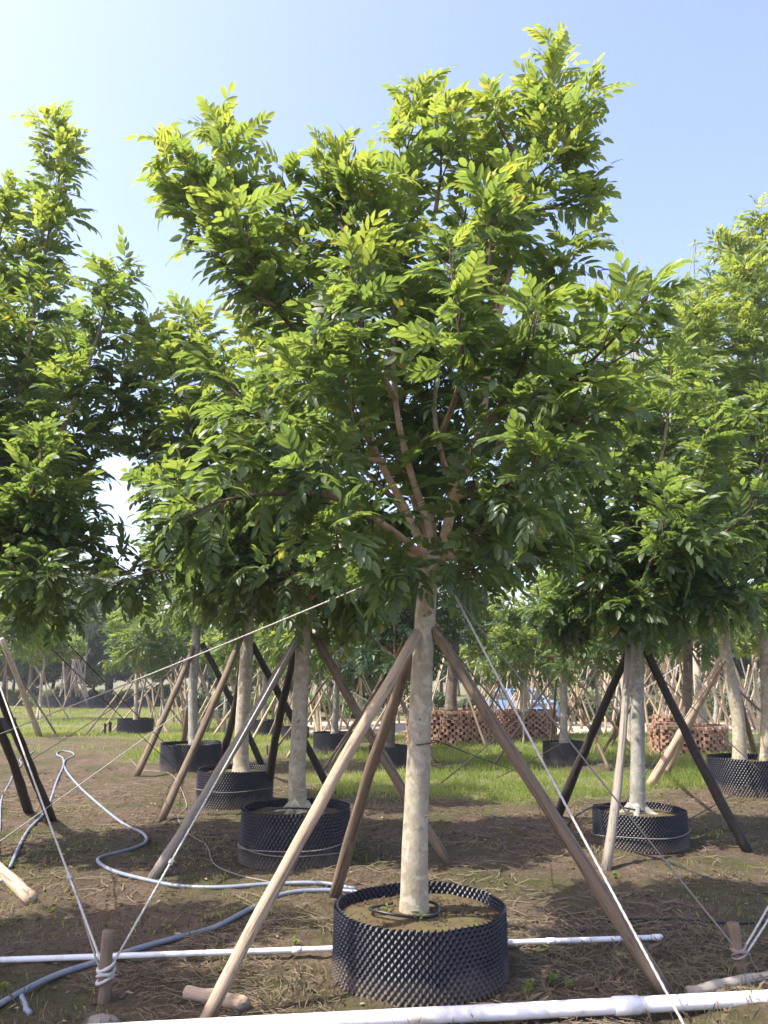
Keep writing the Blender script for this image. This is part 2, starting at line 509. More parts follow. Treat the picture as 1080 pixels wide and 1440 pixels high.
VAR_LO = [leaf_variant(300 + i, True, 4 + i % 2) for i in range(NV)]
def variant_meshes(var, mat, nm):
    out = []
    for v, f, t in var:
        me = np_mesh(nm, v, f, mat, True, {'tint': t, 'age': np.zeros(len(v))})
        out.append(me)
    return out
LEAF_ME = {}
def leaf_me(lo, mat):
    key = (lo, mat.name)
    if key not in LEAF_ME: LEAF_ME[key] = variant_meshes(VAR_LO if lo else VAR_HI, mat, 'leaf')
    return LEAF_ME[key]

# ------------------------------------------------------------------ trees with compound leaves
def frame(pos, d, up, roll, sc):
    d = d.normalized()
    x = d.cross(up)
    if x.length < 1e-3: x = d.cross(Vector((1, 0, 0)))
    x.normalize(); z = x.cross(d)
    M = Matrix((x, d, z)).transposed()
    M = M @ Matrix.Rotation(roll, 3, 'Y')
    M = (M * sc).to_4x4(); M.translation = pos
    return M

def build_tree(label, trunk, trunk_r, limbs, name='nursery_tree', group=None, seed=1, bark=M_BARK, limb_mat=M_LIMB, lmat=M_LEAF, lo=False,
               twig_step=.17, twig_len=(.35, .8), leaf_step=.055, leaf_sc=(.8, 1.15), n_obj=100, up_bias=.35,
               limb_r=(.035, .006), young=.5, flare=1.5, roots=0):
    """trunk: world points; limbs: list of (world points, start fraction for leaves)"""
    r = random.Random(seed)
    base = Vector(trunk[0])
    root = empty(name, base, label, 'tree', group)
    tp = catmull(trunk, 8)
    rad = []
    for i in range(len(tp)):
        t = i / (len(tp) - 1)
        rad.append(trunk_r[0] + (trunk_r[1] - trunk_r[0]) * t + trunk_r[0] * (flare - 1) * math.exp(-t * 22))
    mb = MB().tube(tp, rad, 18, wob=.035)
    tk = link('trunk', mb.mesh('trunk', bark, True, base), root)
    for k in range(roots):
        a = 6.283 * k / roots - 1.9 + r.uniform(-.3, .3); q = r.uniform(.2, .32); d = Vector((math.cos(a), math.sin(a), 0))
        rp = [Vector((0, 0, .13)) + d * trunk_r[0] * .7, Vector((0, 0, .06)) + d * (trunk_r[0] + .06), d * q + Vector((0, 0, .02)), d * q * 1.25 + Vector((0, 0, -.03))]
        link('root', MB().tube(catmull(rp, 4), [.045 - .0022 * i for i in range(13)], 9, wob=.08).mesh('root', bark), tk)
    zs = [p.z for pts, _ in limbs for p in pts]
    zlo, zhi = min(zs), max(zs)
    leaves = []
    def put_leaves(pts, step, start_t=0.0, tipn=3):
        ph = r.uniform(0, 6.28)
        L = sum((pts[i + 1] - pts[i]).length for i in range(len(pts) - 1))
        n = max(2, int(L / step))
        for k in range(n + tipn):
            t = start_t + (1 - start_t) * min(1, (k + r.uniform(-.3, .3)) / n)
            t = max(0, min(.999, t))
            i = int(t * (len(pts) - 1)); q = t * (len(pts) - 1) - i
            p = pts[i].lerp(pts[i + 1], q); tan = (pts[i + 1] - pts[i]).normalized()
            ph += 2.4
            u = tan.cross(Vector((0, 0, 1)))
            if u.length < .05: u = tan.cross(Vector((1, 0, 0)))
            u.normalize(); w = u.cross(tan)
            rad_d = u * math.cos(ph) + w * math.sin(ph)
            opening = r.uniform(.75, 1.25) * (1 - .45 * max(0, (t - .75) * 4) * r.random())
            d = tan * math.cos(opening) + rad_d * math.sin(opening) + Vector((0, 0, r.uniform(-.05, .3)))
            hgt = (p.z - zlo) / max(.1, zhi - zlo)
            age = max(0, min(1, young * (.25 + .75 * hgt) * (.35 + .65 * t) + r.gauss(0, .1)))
            sc = r.uniform(*leaf_sc) * (1 - .35 * max(0, (t - .8) * 5) * r.random())
            upv = Vector((r.gauss(0, .3), r.gauss(0, .3), 1))
            leaves.append((frame(p, d, upv, r.gauss(0, .4), sc), r.randrange(NV), age, r.random()))
    for li, (pts, st) in enumerate(limbs):
        cp = catmull(pts, 6)
        n = len(cp)
        L = sum((cp[i + 1] - cp[i]).length for i in range(n - 1))
        r0 = limb_r[0] * min(1.15, .45 + L / 4) * r.uniform(.9, 1.1)
        rr = [max(limb_r[1], r0 * (1 - .92 * (i / (n - 1)) ** .8)) for i in range(n)]
        mbl = MB().tube(cp, rr, 8, wob=.05)
        tw = MB()
        s = st * L + r.uniform(0, twig_step)
        acc = 0; i = 0
        while s < L:
            while i < n - 2 and acc + (cp[i + 1] - cp[i]).length < s:
                acc += (cp[i + 1] - cp[i]).length; i += 1
            seg = cp[i + 1] - cp[i]
            p = cp[i] + seg * min(1, (s - acc) / max(1e-6, seg.length)); tan = seg.normalized()
            a = r.uniform(0, 6.28)
            u = tan.orthogonal().normalized(); w = tan.cross(u)
            d0 = (tan * r.uniform(.4, .9) + (u * math.cos(a) + w * math.sin(a)) * r.uniform(.5, .9) + Vector((0, 0, up_bias * r.uniform(.2, 1.6)))).normalized()
            frac = s / L
            tl = r.uniform(*twig_len) * (1.08 - .72 * frac)
            d1 = (d0 + Vector((r.gauss(0, .2), r.gauss(0, .2), r.uniform(-.1, .45)))).normalized()
            q = [p, p + d0 * tl * .35, p + d0 * tl * .6 + d1 * tl * .12, p + d0 * tl * .6 + d1 * tl * .4]
            qc = catmull(q, 3)
            tw.tube(qc, [.0075 * (1 - .75 * k / (len(qc) - 1)) for k in range(len(qc))], 5)
            put_leaves(qc, leaf_step, .18)
            s += twig_step * r.uniform(.7, 1.3)
        k0 = int(n * max(.55, st))
        if n - k0 > 2: put_leaves(cp[k0:], leaf_step * 1.2, 0, 4)
        bme = mbl.mesh('branch', limb_mat, True, base)
        ta = bme.attributes.new('thin', 'FLOAT', 'POINT')
        ta.data.foreach_set('value', np.repeat(1 - np.clip(np.array(rr) / .034, 0, 1), 8).astype(np.float32))
        br = link('branch', bme, root)
        if tw.v: link('twigs', tw.mesh('twigs', M_TWIG, True, base), br)['kind'] = 'stuff'
    # which leaves show largest: nearest leaf per cell of a coarse picture grid
    zbuf = {}
    info = []
    for idx, (M, vi, age, rd) in enumerate(leaves):
        x, y, zc = proj(M @ Vector((0, .2, 0)))
        info.append(zc)
        if -15 < x < 1095 and -15 < y < 1455 and zc > .3:
            c = (int(x // 16), int(y // 16))
            if c not in zbuf or zc < info[zbuf[c]]: zbuf[c] = idx
    pick = sorted(zbuf.values(), key=lambda i: info[i])[:n_obj]
    ps = set(pick)
    var = VAR_LO if lo else VAR_HI
    VV, FF, TT, AA = [], [], [], []
    off = 0
    B = np.array(tuple(base))
    for idx, (M, vi, age, rd) in enumerate(leaves):
        if idx in ps: continue
        v, f, t = var[vi]
        A = np.array(M)
        VV.append(v @ A[:3, :3].T + A[:3, 3] - B); FF.append(f + off); off += len(v)
        TT.append(np.mod(t + rd, 1)); AA.append(np.full(len(v), age))
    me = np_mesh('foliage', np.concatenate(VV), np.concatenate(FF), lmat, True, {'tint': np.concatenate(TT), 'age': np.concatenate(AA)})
    crown = link('crown', me, root); crown['kind'] = 'stuff'
    crown.color = (0, 0, 0, 1)
    mes = leaf_me(lo, lmat)
    for idx in pick:
        M, vi, age, rd = leaves[idx]
        o = bpy.data.objects.new('leaf', mes[vi]); COL.objects.link(o)
        o.parent = crown
        Ml = M.copy(); Ml.translation = M.translation - base
        o.matrix_basis = Ml
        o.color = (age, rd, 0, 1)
    return root

def limbs_px(lst, Y0, seed=0):
    out = []
    for st, pts in lst:
        out.append(([P(x, y, Y0 + dy) for x, y, dy in pts], st))
    return out

def generic_limbs(top, seed, n=8, height=2.6, spread=1.1, st=.25, low=.3):
    """upright vase of limbs from the head of a trunk"""
    r = random.Random(seed); out = []
    for k in range(n):
        a = 2.4 * k + r.uniform(-.4, .4)
        f = (k + .5) / n
        sp = spread * (1.05 - .75 * f ** 1.5) * r.uniform(.8, 1.15); h = height * (low + (1 - low) * f) * r.uniform(.88, 1.1)
        p0 = top + Vector((0, 0, -.25 * r.random()))
        ca, sa = math.cos(a), math.sin(a)
        out.append(([p0, p0 + Vector((ca * sp * .4, sa * sp * .4, h * .3)), p0 + Vector((ca * sp * .75, sa * sp * .75, h * .62)),
                     p0 + Vector((ca * sp, sa * sp, h))], st))
    return out

def skirt(top, seed, n=7, rad=.9, drop=.12):
    r = random.Random(seed); out = []
    for k in range(n):
        a = 6.283 * k / n + r.uniform(-.3, .3); q = rad * r.uniform(.6, 1.1)
        p0 = top + Vector((0, 0, r.uniform(-.12, .1)))
        d = Vector((math.cos(a), math.sin(a), 0))
        out.append(([p0, p0 + d * q * .45 + Vector((0, 0, .16)), p0 + d * q * .8 + Vector((0, 0, .08)), p0 + d * q + Vector((0, 0, -drop))], .08))
    return out

# ------------------------------------------------------------------ pots
POT_R, POT_H = .515, .46
def pot_shell(nu, nv, su, sv, name):
    U, Vn = nu * su, int(nv * sv)
    u = np.arange(U) / su; v = np.linspace(0, nv, Vn + 1)
    uu, vv = np.meshgrid(u, v)
    f = np.cos(2 * np.pi * uu) * np.cos(2 * np.pi * vv)
    f = np.sign(f) * np.abs(f) ** 1.25
    z = vv / nv * POT_H
    a = uu / nu * 2 * np.pi
    rr = POT_R * (1 + .008 * np.sin(2 * a + 1) + .005 * np.sin(5 * a) * (z / POT_H) + .004 * np.sin(9 * a + z * 9)) + .017 * f - .006 * (z / POT_H)
    z = z * (1 + .012 * np.sin(3 * a + .5) + .006 * np.sin(11 * a))
    z = z + .006 * np.sin(2 * np.pi * uu) * (vv > nv - .01)
    vt = np.stack([rr * np.cos(a), rr * np.sin(a), z], -1).reshape(-1, 3)
    i, j = np.meshgrid(np.arange(Vn), np.arange(U), indexing='ij')
    j2 = (j + 1) % U
    fs = np.stack([i * U + j, i * U + j2, (i + 1) * U + j2, (i + 1) * U + j], -1).reshape(-1, 4)
    return np_mesh(name, vt, fs, M_POT, True)
POT_HI = pot_shell(84, 8, 6, 6, 'pot_wall')
POT_LO = pot_shell(64, 6, 4, 4, 'pot_wall')
def soil_mesh(R, seed):
    n, k = 40, 14
    v = [(0, 0, .02)]; f = []
    for i in range(1, k + 1):
        for j in range(n):
            a = 2 * math.pi * j / n; rr = R * i / k
            z = .035 * (1 - (i / k) ** 2) + float(vnoise(np.array([rr * math.cos(a) * 9 + seed]), np.array([rr * math.sin(a) * 9]), 5)[0] - .5) * .03
            v.append((rr * math.cos(a), rr * math.sin(a), z))
    for j in range(n):
        f.append((0, 1 + j, 1 + (j + 1) % n))
        for i in range(k - 1):
            a, b = 1 + i * n + j, 1 + i * n + (j + 1) % n
            f.append((a, a + n, b + n, b))
    return MB().add(v, f).mesh('soil', M_SOIL)
def place_pot(xc, yb, w, yrim, label, hi=True, group='black studded plastic tree pots', H=None, depth=None):
    g = G(xc, yb)
    d = Vector((g.x, g.y, 0)); dist = d.length; d.normalize()
    R = .5
    for _ in range(12):
        c = d * (dist + R)
        zc = proj((c.x, c.y, .4))[2]
        R = w / 2 * zc / FPX
    front = d * dist
    t = 0.0; lo_, hi_ = .05, 1.2
    for _ in range(30):
        mid = (lo_ + hi_) / 2
        if proj((front.x, front.y, mid))[1] > yrim: lo_ = mid
        else: hi_ = mid
    Hh = H or lo_
    z0 = gz(c.x, c.y) if c.y > 21 else -.012
    root = empty('tree_pot', (c.x, c.y, z0), label, 'pot', group)
    wl = link('wall', POT_HI if hi else POT_LO, root)
    wl.scale = (R / POT_R, R / POT_R, Hh / POT_H); wl.rotation_euler.z = xc * .37
    so = link('soil', soil_mesh(R * .985, xc), root, (0, 0, Hh - .075 * R / POT_R))
    return Vector((c.x, c.y, z0 + Hh - .075 * R / POT_R)), R, Hh

pm, Rm, Hm = place_pot(591, 1413, 238, 1306, 'large black studded pot in the foreground holding the central tree')
p2, R2, H2 = place_pot(414, 1224, 150, 1145, 'black studded pot wrapped with rope, behind and left of the foreground pot')
p3, R3, H3 = place_pot(329, 1139, 104, 1085, 'dark studded pot third in the row receding to the left')
p4, R4, H4 = place_pot(267, 1088, 83, 1047, 'dark studded pot fourth in the row receding to the left, before the grass')
pR, RR, HR = place_pot(902, 1198, 126, 1146, 'black studded pot with thick surface roots at right, tied with rope')
pF, RF, HF = place_pot(1056, 1122, 106, 1068, 'grey black studded pot with two trunks at the right edge')
print('pots', pm[:], Rm, Hm, p2[:], R2, H2, p3[:], R3, p4[:], R4, pR[:], RR, pF[:], RF, HF)
p190, R190, _ = place_pot(190, 1024, 49, 1001, 'small far black pot standing alone in the grass at left', False)
p470, R470, _ = place_pot(470, 1062, 59, 1031, 'far black pot on the grass seen right of the rope-wrapped pot', False)
p545, R545, _ = place_pot(546, 1082, 55, 1050, 'far dark pot half hidden behind the central trunk and pole', False)
p370, R370, _ = place_pot(371, 1033, 39, 1011, 'small far black pot seen between the second and third trunks', False)
p413, R413, _ = place_pot(415, 1042, 38, 1023, 'small far grey pot directly behind the second trunk', False)
p795, R795, _ = place_pot(794, 1078, 58, 1044, 'far black pot in the grass left of the right hand tree', False)
p000, R000, _ = place_pot(-6, 1032, 48, 1008, 'far black pot cut off by the left edge of the picture', False)
FARPOTS = []
for k, (x, lab) in enumerate([(78, 'leftmost dark pot in the far row behind the pole bundle'), (103, 'second dark pot in the far row behind the pole bundle'),
                              (128, 'third dark pot in the far row, right of the pole bundle'), (178, 'far dark pot left of the lone pot trunk'), (213, 'far dark pot right of the lone pot trunk'), (246, 'far dark pot at the shrub foot beyond the fourth trunk')]):
    FARPOTS.append(place_pot(x, 988 if k < 3 else 986, 34 if k < 3 else 27, 972 if k < 3 else 974, lab, False, 'far row of dark pots'))

# ------------------------------------------------------------------ the trees
# central tree
Y0 = pm.y
tree_trunk = [Vector((pm.x - .035, pm.y, pm.z - .03))] + [P(x, y, Y0) for x, y in ((584, 1180), (588, 1080), (592, 980), (596, 900), (600, 840), (610, 778))]
MAIN = [
 (.42, [(606, 795, 0), (590, 760, -.02), (570, 715, -.05), (530, 640, -.1), (508, 575, -.15), (450, 500, -.2), (385, 430, -.2), (350, 350, -.2), (326, 255, -.15), (306, 180, -.1)]),
 (.05, [(385, 430, -.2), (335, 400, -.3), (295, 340, -.35), (275, 290, -.3)]),
 (.05, [(450, 500, -.2), (415, 440, 0), (405, 390, .1)]),
 (.45, [(608, 795, 0), (604, 745, .0), (575, 655, 0), (556, 560, -.05), (553, 430, 0), (557, 300, .05), (570, 220, .1), (588, 155, .1)]),
 (.05, [(555, 430, 0), (525, 350, -.2), (500, 290, -.25), (484, 250, -.25)]),
 (.45, [(614, 795, 0), (630, 740, .1), (634, 690, .15), (616, 620, .2), (612, 560, .25), (625, 460, .3), (648, 340, .3), (658, 260, .3), (652, 205, .3)]),
 (.4, [(618, 785, 0), (640, 700, -.05), (676, 600, -.05), (690, 490, 0), (715, 390, 0), (735, 290, 0), (742, 210, .05), (760, 140, .1), (778, 92, .1)]),
 (.1, [(736, 280, 0), (765, 240, 0), (800, 222, -.05)]), (.1, [(738, 240, .05), (705, 185, .1), (692, 150, .1)]), (.1, [(742, 215, .05), (785, 180, .0), (815, 168, -.05)]), (.1, [(737, 300, 0), (780, 290, .1), (815, 275, .1)]),
 (.1, [(345, 330, -.2), (300, 270, -.25), (262, 235, -.25)]), (.1, [(505, 360, -.4), (470, 300, -.2), (455, 255, -.1)]), (.1, [(425, 400, -.1), (420, 330, -.1), (405, 270, -.1)]), (.1, [(612, 300, .2), (620, 240, .1), (618, 190, .1)]),
 (.3, [(652, 670, 0), (690, 635, -.1), (730, 595, -.3), (790, 545, -.55), (850, 490, -.75), (890, 445, -.9), (912, 415, -.95)]),
 (.25, [(790, 545, -.5), (850, 515, -.6), (915, 480, -.65)]),
 (.3, [(640, 700, 0), (680, 690, -.35), (725, 675, -.75), (780, 650, -1.0)]),
 (.38, [(602, 790, 0), (550, 745, -.3), (470, 700, -.6), (380, 695, -.9), (310, 705, -1.1), (255, 730, -1.2)]),
 (.1, [(470, 700, -.55), (400, 620, -.55), (340, 560, -.6), (300, 520, -.55)]),
 (.25, [(560, 750, -.2), (510, 765, -.6), (465, 775, -.85)]),
 (.15, [(618, 785, 0), (690, 765, .3), (760, 765, .5), (800, 770, .6)]),
 (.15, [(608, 780, .05), (575, 680, .5), (540, 560, .8), (510, 460, .9), (500, 400, .9)]),
 (.15, [(634, 700, .15), (690, 600, .6), (735, 490, .9), (770, 410, 1.0)]),
 (.1, [(690, 490, 0), (745, 440, .1), (790, 395, .1), (803, 350, 0)]),
 (.3, [(616, 620, .2), (640, 560, -.4), (650, 500, -.75), (640, 430, -.85), (632, 350, -.8)]),
 (.2, [(530, 640, -.1), (500, 590, -.5), (465, 540, -.8), (440, 480, -.85)]),
 (.2, [(676, 600, -.05), (710, 560, -.5), (740, 500, -.8), (757, 440, -.85)]),
 (.2, [(556, 560, -.1), (522, 500, -.5), (502, 430, -.6), (505, 360, -.5)]),
 (.2, [(700, 460, 0), (690, 390, -.4), (690, 330, -.45), (697, 275, -.35)]),
 (.15, [(604, 780, 0), (560, 710, .4), (480, 630, .8), (415, 560, .9), (395, 510, .9)]),
 (.2, [(620, 785, 0), (700, 730, .45), (780, 670, .6), (830, 620, .5)]),
 (.2, [(604, 805, 0), (560, 795, .35), (505, 785, .6)]), (.2, [(614, 805, 0), (660, 795, .3), (715, 785, .6), (755, 790, .7)]), (.3, [(606, 795, 0), (578, 795, -.2), (548, 800, -.35)]), (.3, [(612, 795, 0), (640, 795, -.2), (668, 800, -.3)]),
 (.2, [(670, 640, .3), (720, 600, .4), (760, 560, .4)]), (.2, [(640, 700, .2), (700, 680, .2), (750, 690, .1)]), (.2, [(560, 700, .2), (500, 680, .2), (440, 690, 0)]), (.15, [(556, 560, .1), (500, 540, .3), (455, 510, .4)]), (.15, [(690, 500, .3), (660, 440, .4), (690, 400, .5)]),
  (.2, [(606, 810, .03), (590, 815, .3), (570, 820, .45)]), (.2, [(612, 810, .03), (640, 815, .3), (670, 815, .5)]),
 (.15, [(652, 690, -.05), (665, 685, -.35), (690, 695, -.5)]), (.2, [(618, 780, -.03), (650, 755, -.3), (675, 750, -.45)]),
 (.3, [(604, 795, 0), (560, 770, .35), (505, 745, .6), (470, 700, .8)]), (.3, [(614, 795, 0), (660, 765, .4), (720, 740, .7)]),
 (.05, [(610, 780, .05), (606, 690, .5), (600, 590, .7), (602, 490, .75), (610, 420, .75)]),
 (.05, [(634, 690, .15), (650, 620, .6), (670, 540, .8), (680, 470, .8)]),
 (.1, [(575, 655, 0), (560, 600, .4), (580, 520, .5), (590, 440, .5)]),
 (.15, [(700, 630, -.1), (760, 610, -.6), (820, 590, -.8), (850, 575, -.8)]),
 (.15, [(540, 650, -.1), (480, 640, -.4), (420, 650, -.7), (370, 650, -.8)]),
]
build_tree('tall leafy tree in the foreground pot at the centre, forking into orange brown limbs', tree_trunk, (.082, .06), limbs_px(MAIN, Y0), seed=11, n_obj=300,
           twig_step=.165, twig_len=(.28, .62), leaf_step=.05, leaf_sc=(.52, .9), up_bias=.55, limb_r=(.031, .006), young=.95, flare=1.25, group='nursery trees in pots')

ctrunk = [o for o in bpy.data.objects if o.name == 'trunk'][0]
for x, y, sz in ((604, 862, .014), (597, 866, .008), (590, 1012, .007), (600, 1148, .008)):
    q = P(x, y, Y0 - .075)
    ring = [Vector((math.cos(a) * sz, 0, math.sin(a) * sz * .8)) + q - tree_trunk[0] for a in np.linspace(0, 6.283, 13)]
    sc_ = MB().tube(ring, sz * .38, 6)
    i0 = sc_.n; sc_.add([tuple(p + Vector((0, .003, 0))) for p in ring[:12]], [tuple(range(12))])
    link('pruning_scar', sc_.mesh('pruning_scar', M_SCAR), ctrunk)
# second tree, behind and left
Y2 = p2.y
t2 = [Vector((p2.x + .03, p2.y, p2.z - .03))] + [P(x, y, Y2) for x, y in ((418, 1090), (422, 1000), (426, 900), (428, 830))]
T2 = [(.3, [(428, 850, 0), (380, 740, -.2), (320, 620, -.3), (290, 520, -.3), (280, 455, -.3)]),
      (.3, [(428, 850, 0), (350, 760, .1), (270, 660, .2), (220, 560, .2), (205, 480, .2)]),
      (.3, [(428, 850, 0), (370, 770, -.3), (270, 720, -.6), (215, 690, -.7)]),
      (.3, [(428, 860, 0), (330, 800, -.2), (230, 800, -.5), (160, 825, -.7)]),
      (.3, [(428, 840, 0), (440, 700, 0), (430, 560, .1), (420, 470, .1)]),
      (.3, [(428, 840, 0), (400, 700, .5), (370, 560, .7), (350, 460, .7)]),
      (.3, [(428, 850, 0), (340, 700, -.2), (260, 590, -.3), (235, 500, -.3)]), (.3, [(428, 850, 0), (300, 740, .3), (220, 660, .4), (185, 590, .4)]), (.3, [(428, 850, 0), (500, 780, .3), (540, 740, .4)]), (.3, [(428, 850, 0), (360, 800, .6), (300, 780, .8), (260, 700, .9)])]
build_tree('tree with a straight pale trunk in the rope-wrapped pot, left behind the central tree', t2, (.085, .07), [(p, .12) for p, _ in limbs_px(T2, Y2)] + skirt(t2[-1], 22, 7, .8), seed=21, n_obj=160, twig_step=.16,
           twig_len=(.35, .75), leaf_step=.065, limb_r=(.04, .006), young=1.05, flare=1.7, roots=4, group='nursery trees in pots')
# third and fourth in the row
t3 = [Vector((p3.x + .08, p3.y, p3.z - .03))] + [P(x, y, p3.y) for x, y in ((340, 1030), (345, 950), (348, 880), (347, 830))]
build_tree('tree with a pale trunk marked with dark strokes, third in the left row', t3, (.1, .085), generic_limbs(t3[-1], 31, 9, 2.2, 1.35, st=.1) + skirt(t3[-1], 32), seed=31, n_obj=70, lo=True,
           twig_step=.22, twig_len=(.4, .8), leaf_step=.08, young=.6, flare=1.6, group='nursery trees in pots')
t4 = [Vector((p4.x + .05, p4.y, p4.z - .03))] + [P(x, y, p4.y) for x, y in ((271, 980), (276, 900), (279, 860))]
build_tree('tree with a slim grey trunk, fourth in the left row', t4, (.085, .075), generic_limbs(t4[-1], 41, 9, 2.3, 1.4, st=.1) + skirt(t4[-1], 42), seed=41, n_obj=60, lo=True, bark=M_BARK_GREY,
           twig_step=.24, twig_len=(.45, .9), leaf_step=.085, young=.6, flare=1.4, group='nursery trees in pots')
# tall tree at the left edge (its pot is outside the picture)
YL = p2.y - .1
bL = P(-60, 1000, YL)
tL = [Vector((bL.x, YL, 0.0))] + [P(x, y, YL) for x, y in ((-48, 1000), (-42, 900), (-38, 830))]
TL = [(.3, [(-38, 850, 0), (-15, 720, 0), (15, 610, 0), (32, 530, 0), (50, 430, 0), (70, 320, 0), (84, 240, 0), (82, 195, 0)]),
      (.35, [(-38, 850, 0), (30, 720, -.2), (85, 610, -.3), (125, 510, -.3), (150, 430, -.3), (160, 385, -.3)]),
      (.3, [(-38, 850, 0), (40, 750, .1), (110, 680, .2), (155, 600, .2), (170, 540, .2)]),
      (.35, [(-38, 860, 0), (30, 790, -.3), (90, 770, -.5), (125, 760, -.5)]),
      (.3, [(-38, 850, 0), (10, 760, -.6), (50, 680, -.9), (60, 620, -.9)]),
      (.3, [(-38, 850, 0), (-40, 700, 0), (-20, 560, .1), (-10, 430, .1), (0, 330, .1), (20, 280, .1)]),
      (.3, [(-38, 850, 0), (-60, 720, -.3), (-40, 560, -.4), (-10, 450, -.4)]),
      (.3, [(-38, 860, 0), (-20, 800, -.5), (20, 800, -.9), (60, 810, -1.0)]),
      (.3, [(-38, 850, 0), (20, 780, .6), (90, 740, .9), (120, 690, .9)]), (.3, [(-38, 850, 0), (0, 680, .6), (60, 560, .8), (95, 470, .8)]),
      (.3, [(-38, 850, 0), (-110, 760, -.2), (-160, 640, -.2)]), (.3, [(-38, 850, 0), (-80, 640, .4), (-110, 500, .4)])]
build_tree('tall tree at the left edge with one long upright leader', tL, (.09, .07), [(p, .15) for p, _ in limbs_px(TL, YL)] + skirt(tL[-1], 52, 6, 1.0), seed=51, n_obj=220, twig_step=.135, twig_len=(.4, .8), leaf_step=.06, leaf_sc=(.7, 1.05), up_bias=.5,
           limb_r=(.04, .006), young=.95, group='nursery trees in pots')
# unseen tree added beyond the left edge to shade the lower left earth
bN = Vector((-4.75, 4.35, 0))
tN = [bN, bN + Vector((.02, 0, 1.2)), bN + Vector((0, .03, 2.4))]
pn = empty('tree_pot', (bN.x, bN.y, -.012), 'unseen black studded pot added beyond the left edge, under the added shade tree', 'pot', 'black studded plastic tree pots')
link('wall', POT_HI, pn); link('soil', soil_mesh(POT_R * .985, 3), pn, (0, 0, POT_H - .075))
build_tree('unseen tree added beyond the left edge so its crown shades the lower left earth', tN, (.09, .07), generic_limbs(tN[-1], 55, 12, 3.6, 1.35, st=.12, low=.25) + skirt(tN[-1], 56, 7, 1.1), seed=55, n_obj=0, lo=True,
           twig_step=.2, twig_len=(.4, .85), leaf_step=.07, young=.7, group='nursery trees in pots')
# right hand tree
YR = pR.y
tR = [Vector((pR.x - .02, YR, pR.z - .03))] + [P(x, y, YR) for x, y in ((897, 1060), (896, 960), (894, 880), (893, 840))]
TR = [(.3, [(893, 850, 0), (850, 740, -.2), (810, 650, -.3), (790, 560, -.3)]), (.3, [(893, 850, 0), (880, 720, -.2), (870, 600, -.2), (860, 500, -.2)]),
      (.3, [(893, 850, 0), (920, 700, 0), (940, 580, 0), (945, 500, 0)]), (.3, [(893, 850, 0), (950, 740, -.3), (1000, 640, -.4), (1015, 570, -.4)]),
      (.3, [(893, 860, 0), (960, 790, -.4), (1030, 740, -.6), (1070, 700, -.6)]), (.3, [(893, 860, 0), (950, 830, -.3), (1010, 830, -.6), (1040, 835, -.7)]),
      (.3, [(893, 860, 0), (830, 800, -.4), (780, 770, -.6)]), (.3, [(893, 860, 0), (840, 820, .3), (790, 790, .5)]),
      (.3, [(893, 850, 0), (900, 740, .5), (890, 620, .8), (885, 530, .8)]), (.3, [(893, 850, 0), (970, 750, .5), (1020, 660, .8)]),
      (.3, [(893, 860, 0), (910, 800, -.6), (930, 760, -1.0), (935, 700, -1.1)])]
build_tree('tree with a grey trunk in the right hand pot, dense dark crown', tR, (.077, .065), [(p, .1) for p, _ in limbs_px(TR, YR)] + skirt(tR[-1], 62, 8, .8, .2), seed=61, n_obj=200, twig_step=.17, twig_len=(.35, .8), leaf_step=.065,
           limb_r=(.04, .006), young=.7, bark=M_BARK_GREY, flare=1.5, roots=5, group='nursery trees in pots')
# two trees in the far right pot
YF = pF.y
tF = [Vector((pF.x - .12, YF, pF.z - .03))] + [P(x, y, YF) for x, y in ((1038, 1010), (1026, 950), (1018, 900), (1016, 850))]
TF = [(.25, [(1016, 860, 0), (1000, 760, -.2), (985, 660, -.3), (975, 560, -.3), (975, 480, -.3)]), (.25, [(1016, 860, 0), (1030, 720, 0), (1040, 580, 0), (1035, 440, 0), (1020, 350, 0)]),
      (.25, [(1016, 860, 0), (1055, 760, .2), (1075, 640, .2), (1085, 500, .2), (1075, 390, .2), (1072, 320, .2)]), (.25, [(1016, 860, 0), (980, 800, -.4), (950, 760, -.5), (940, 690, -.5)]),
      (.25, [(1016, 860, 0), (1060, 800, -.5), (1090, 740, -.7)]), (.25, [(1016, 850, 0), (1040, 700, -.6), (1060, 560, -.9), (1062, 460, -1.0), (1050, 380, -1.0)]), (.25, [(1016, 850, 0), (990, 700, -.7), (970, 590, -1.0), (965, 500, -1.0), (985, 430, -1.0)]), (.25, [(1016, 855, 0), (1050, 720, -.9), (1080, 620, -1.2), (1085, 540, -1.2)]), (.25, [(1016, 850, 0), (1000, 640, .6), (990, 500, .8), (995, 410, .8)])]
build_tree('leaning pale trunk in the right edge pot carrying a tall bright green crown', tF, (.1, .085), [(p, .12) for p, _ in limbs_px(TF, YF)] + skirt(tF[-1], 73, 6, 1.0), seed=71, n_obj=180, lo=True, twig_step=.17, twig_len=(.5, 1.0),
           leaf_step=.075, leaf_sc=(1.0, 1.35), young=1.0, flare=1.2, group='nursery trees in pots')
tF2 = [Vector((pF.x + .26, YF, pF.z - .03))] + [P(x, y, YF) for x, y in ((1079, 1000), (1077, 940), (1076, 890))]
build_tree('upright trunk cut by the right edge, standing in the same pot as the leaning trunk', tF2, (.09, .085), generic_limbs(tF2[-1] + Vector((.2, 0, 0)), 72, 7, 3.6, 1.3), seed=72, n_obj=60, lo=True,
           twig_step=.24, twig_len=(.5, 1.0), leaf_step=.085, leaf_sc=(1, 1.3), young=1.0, group='nursery trees in pots')
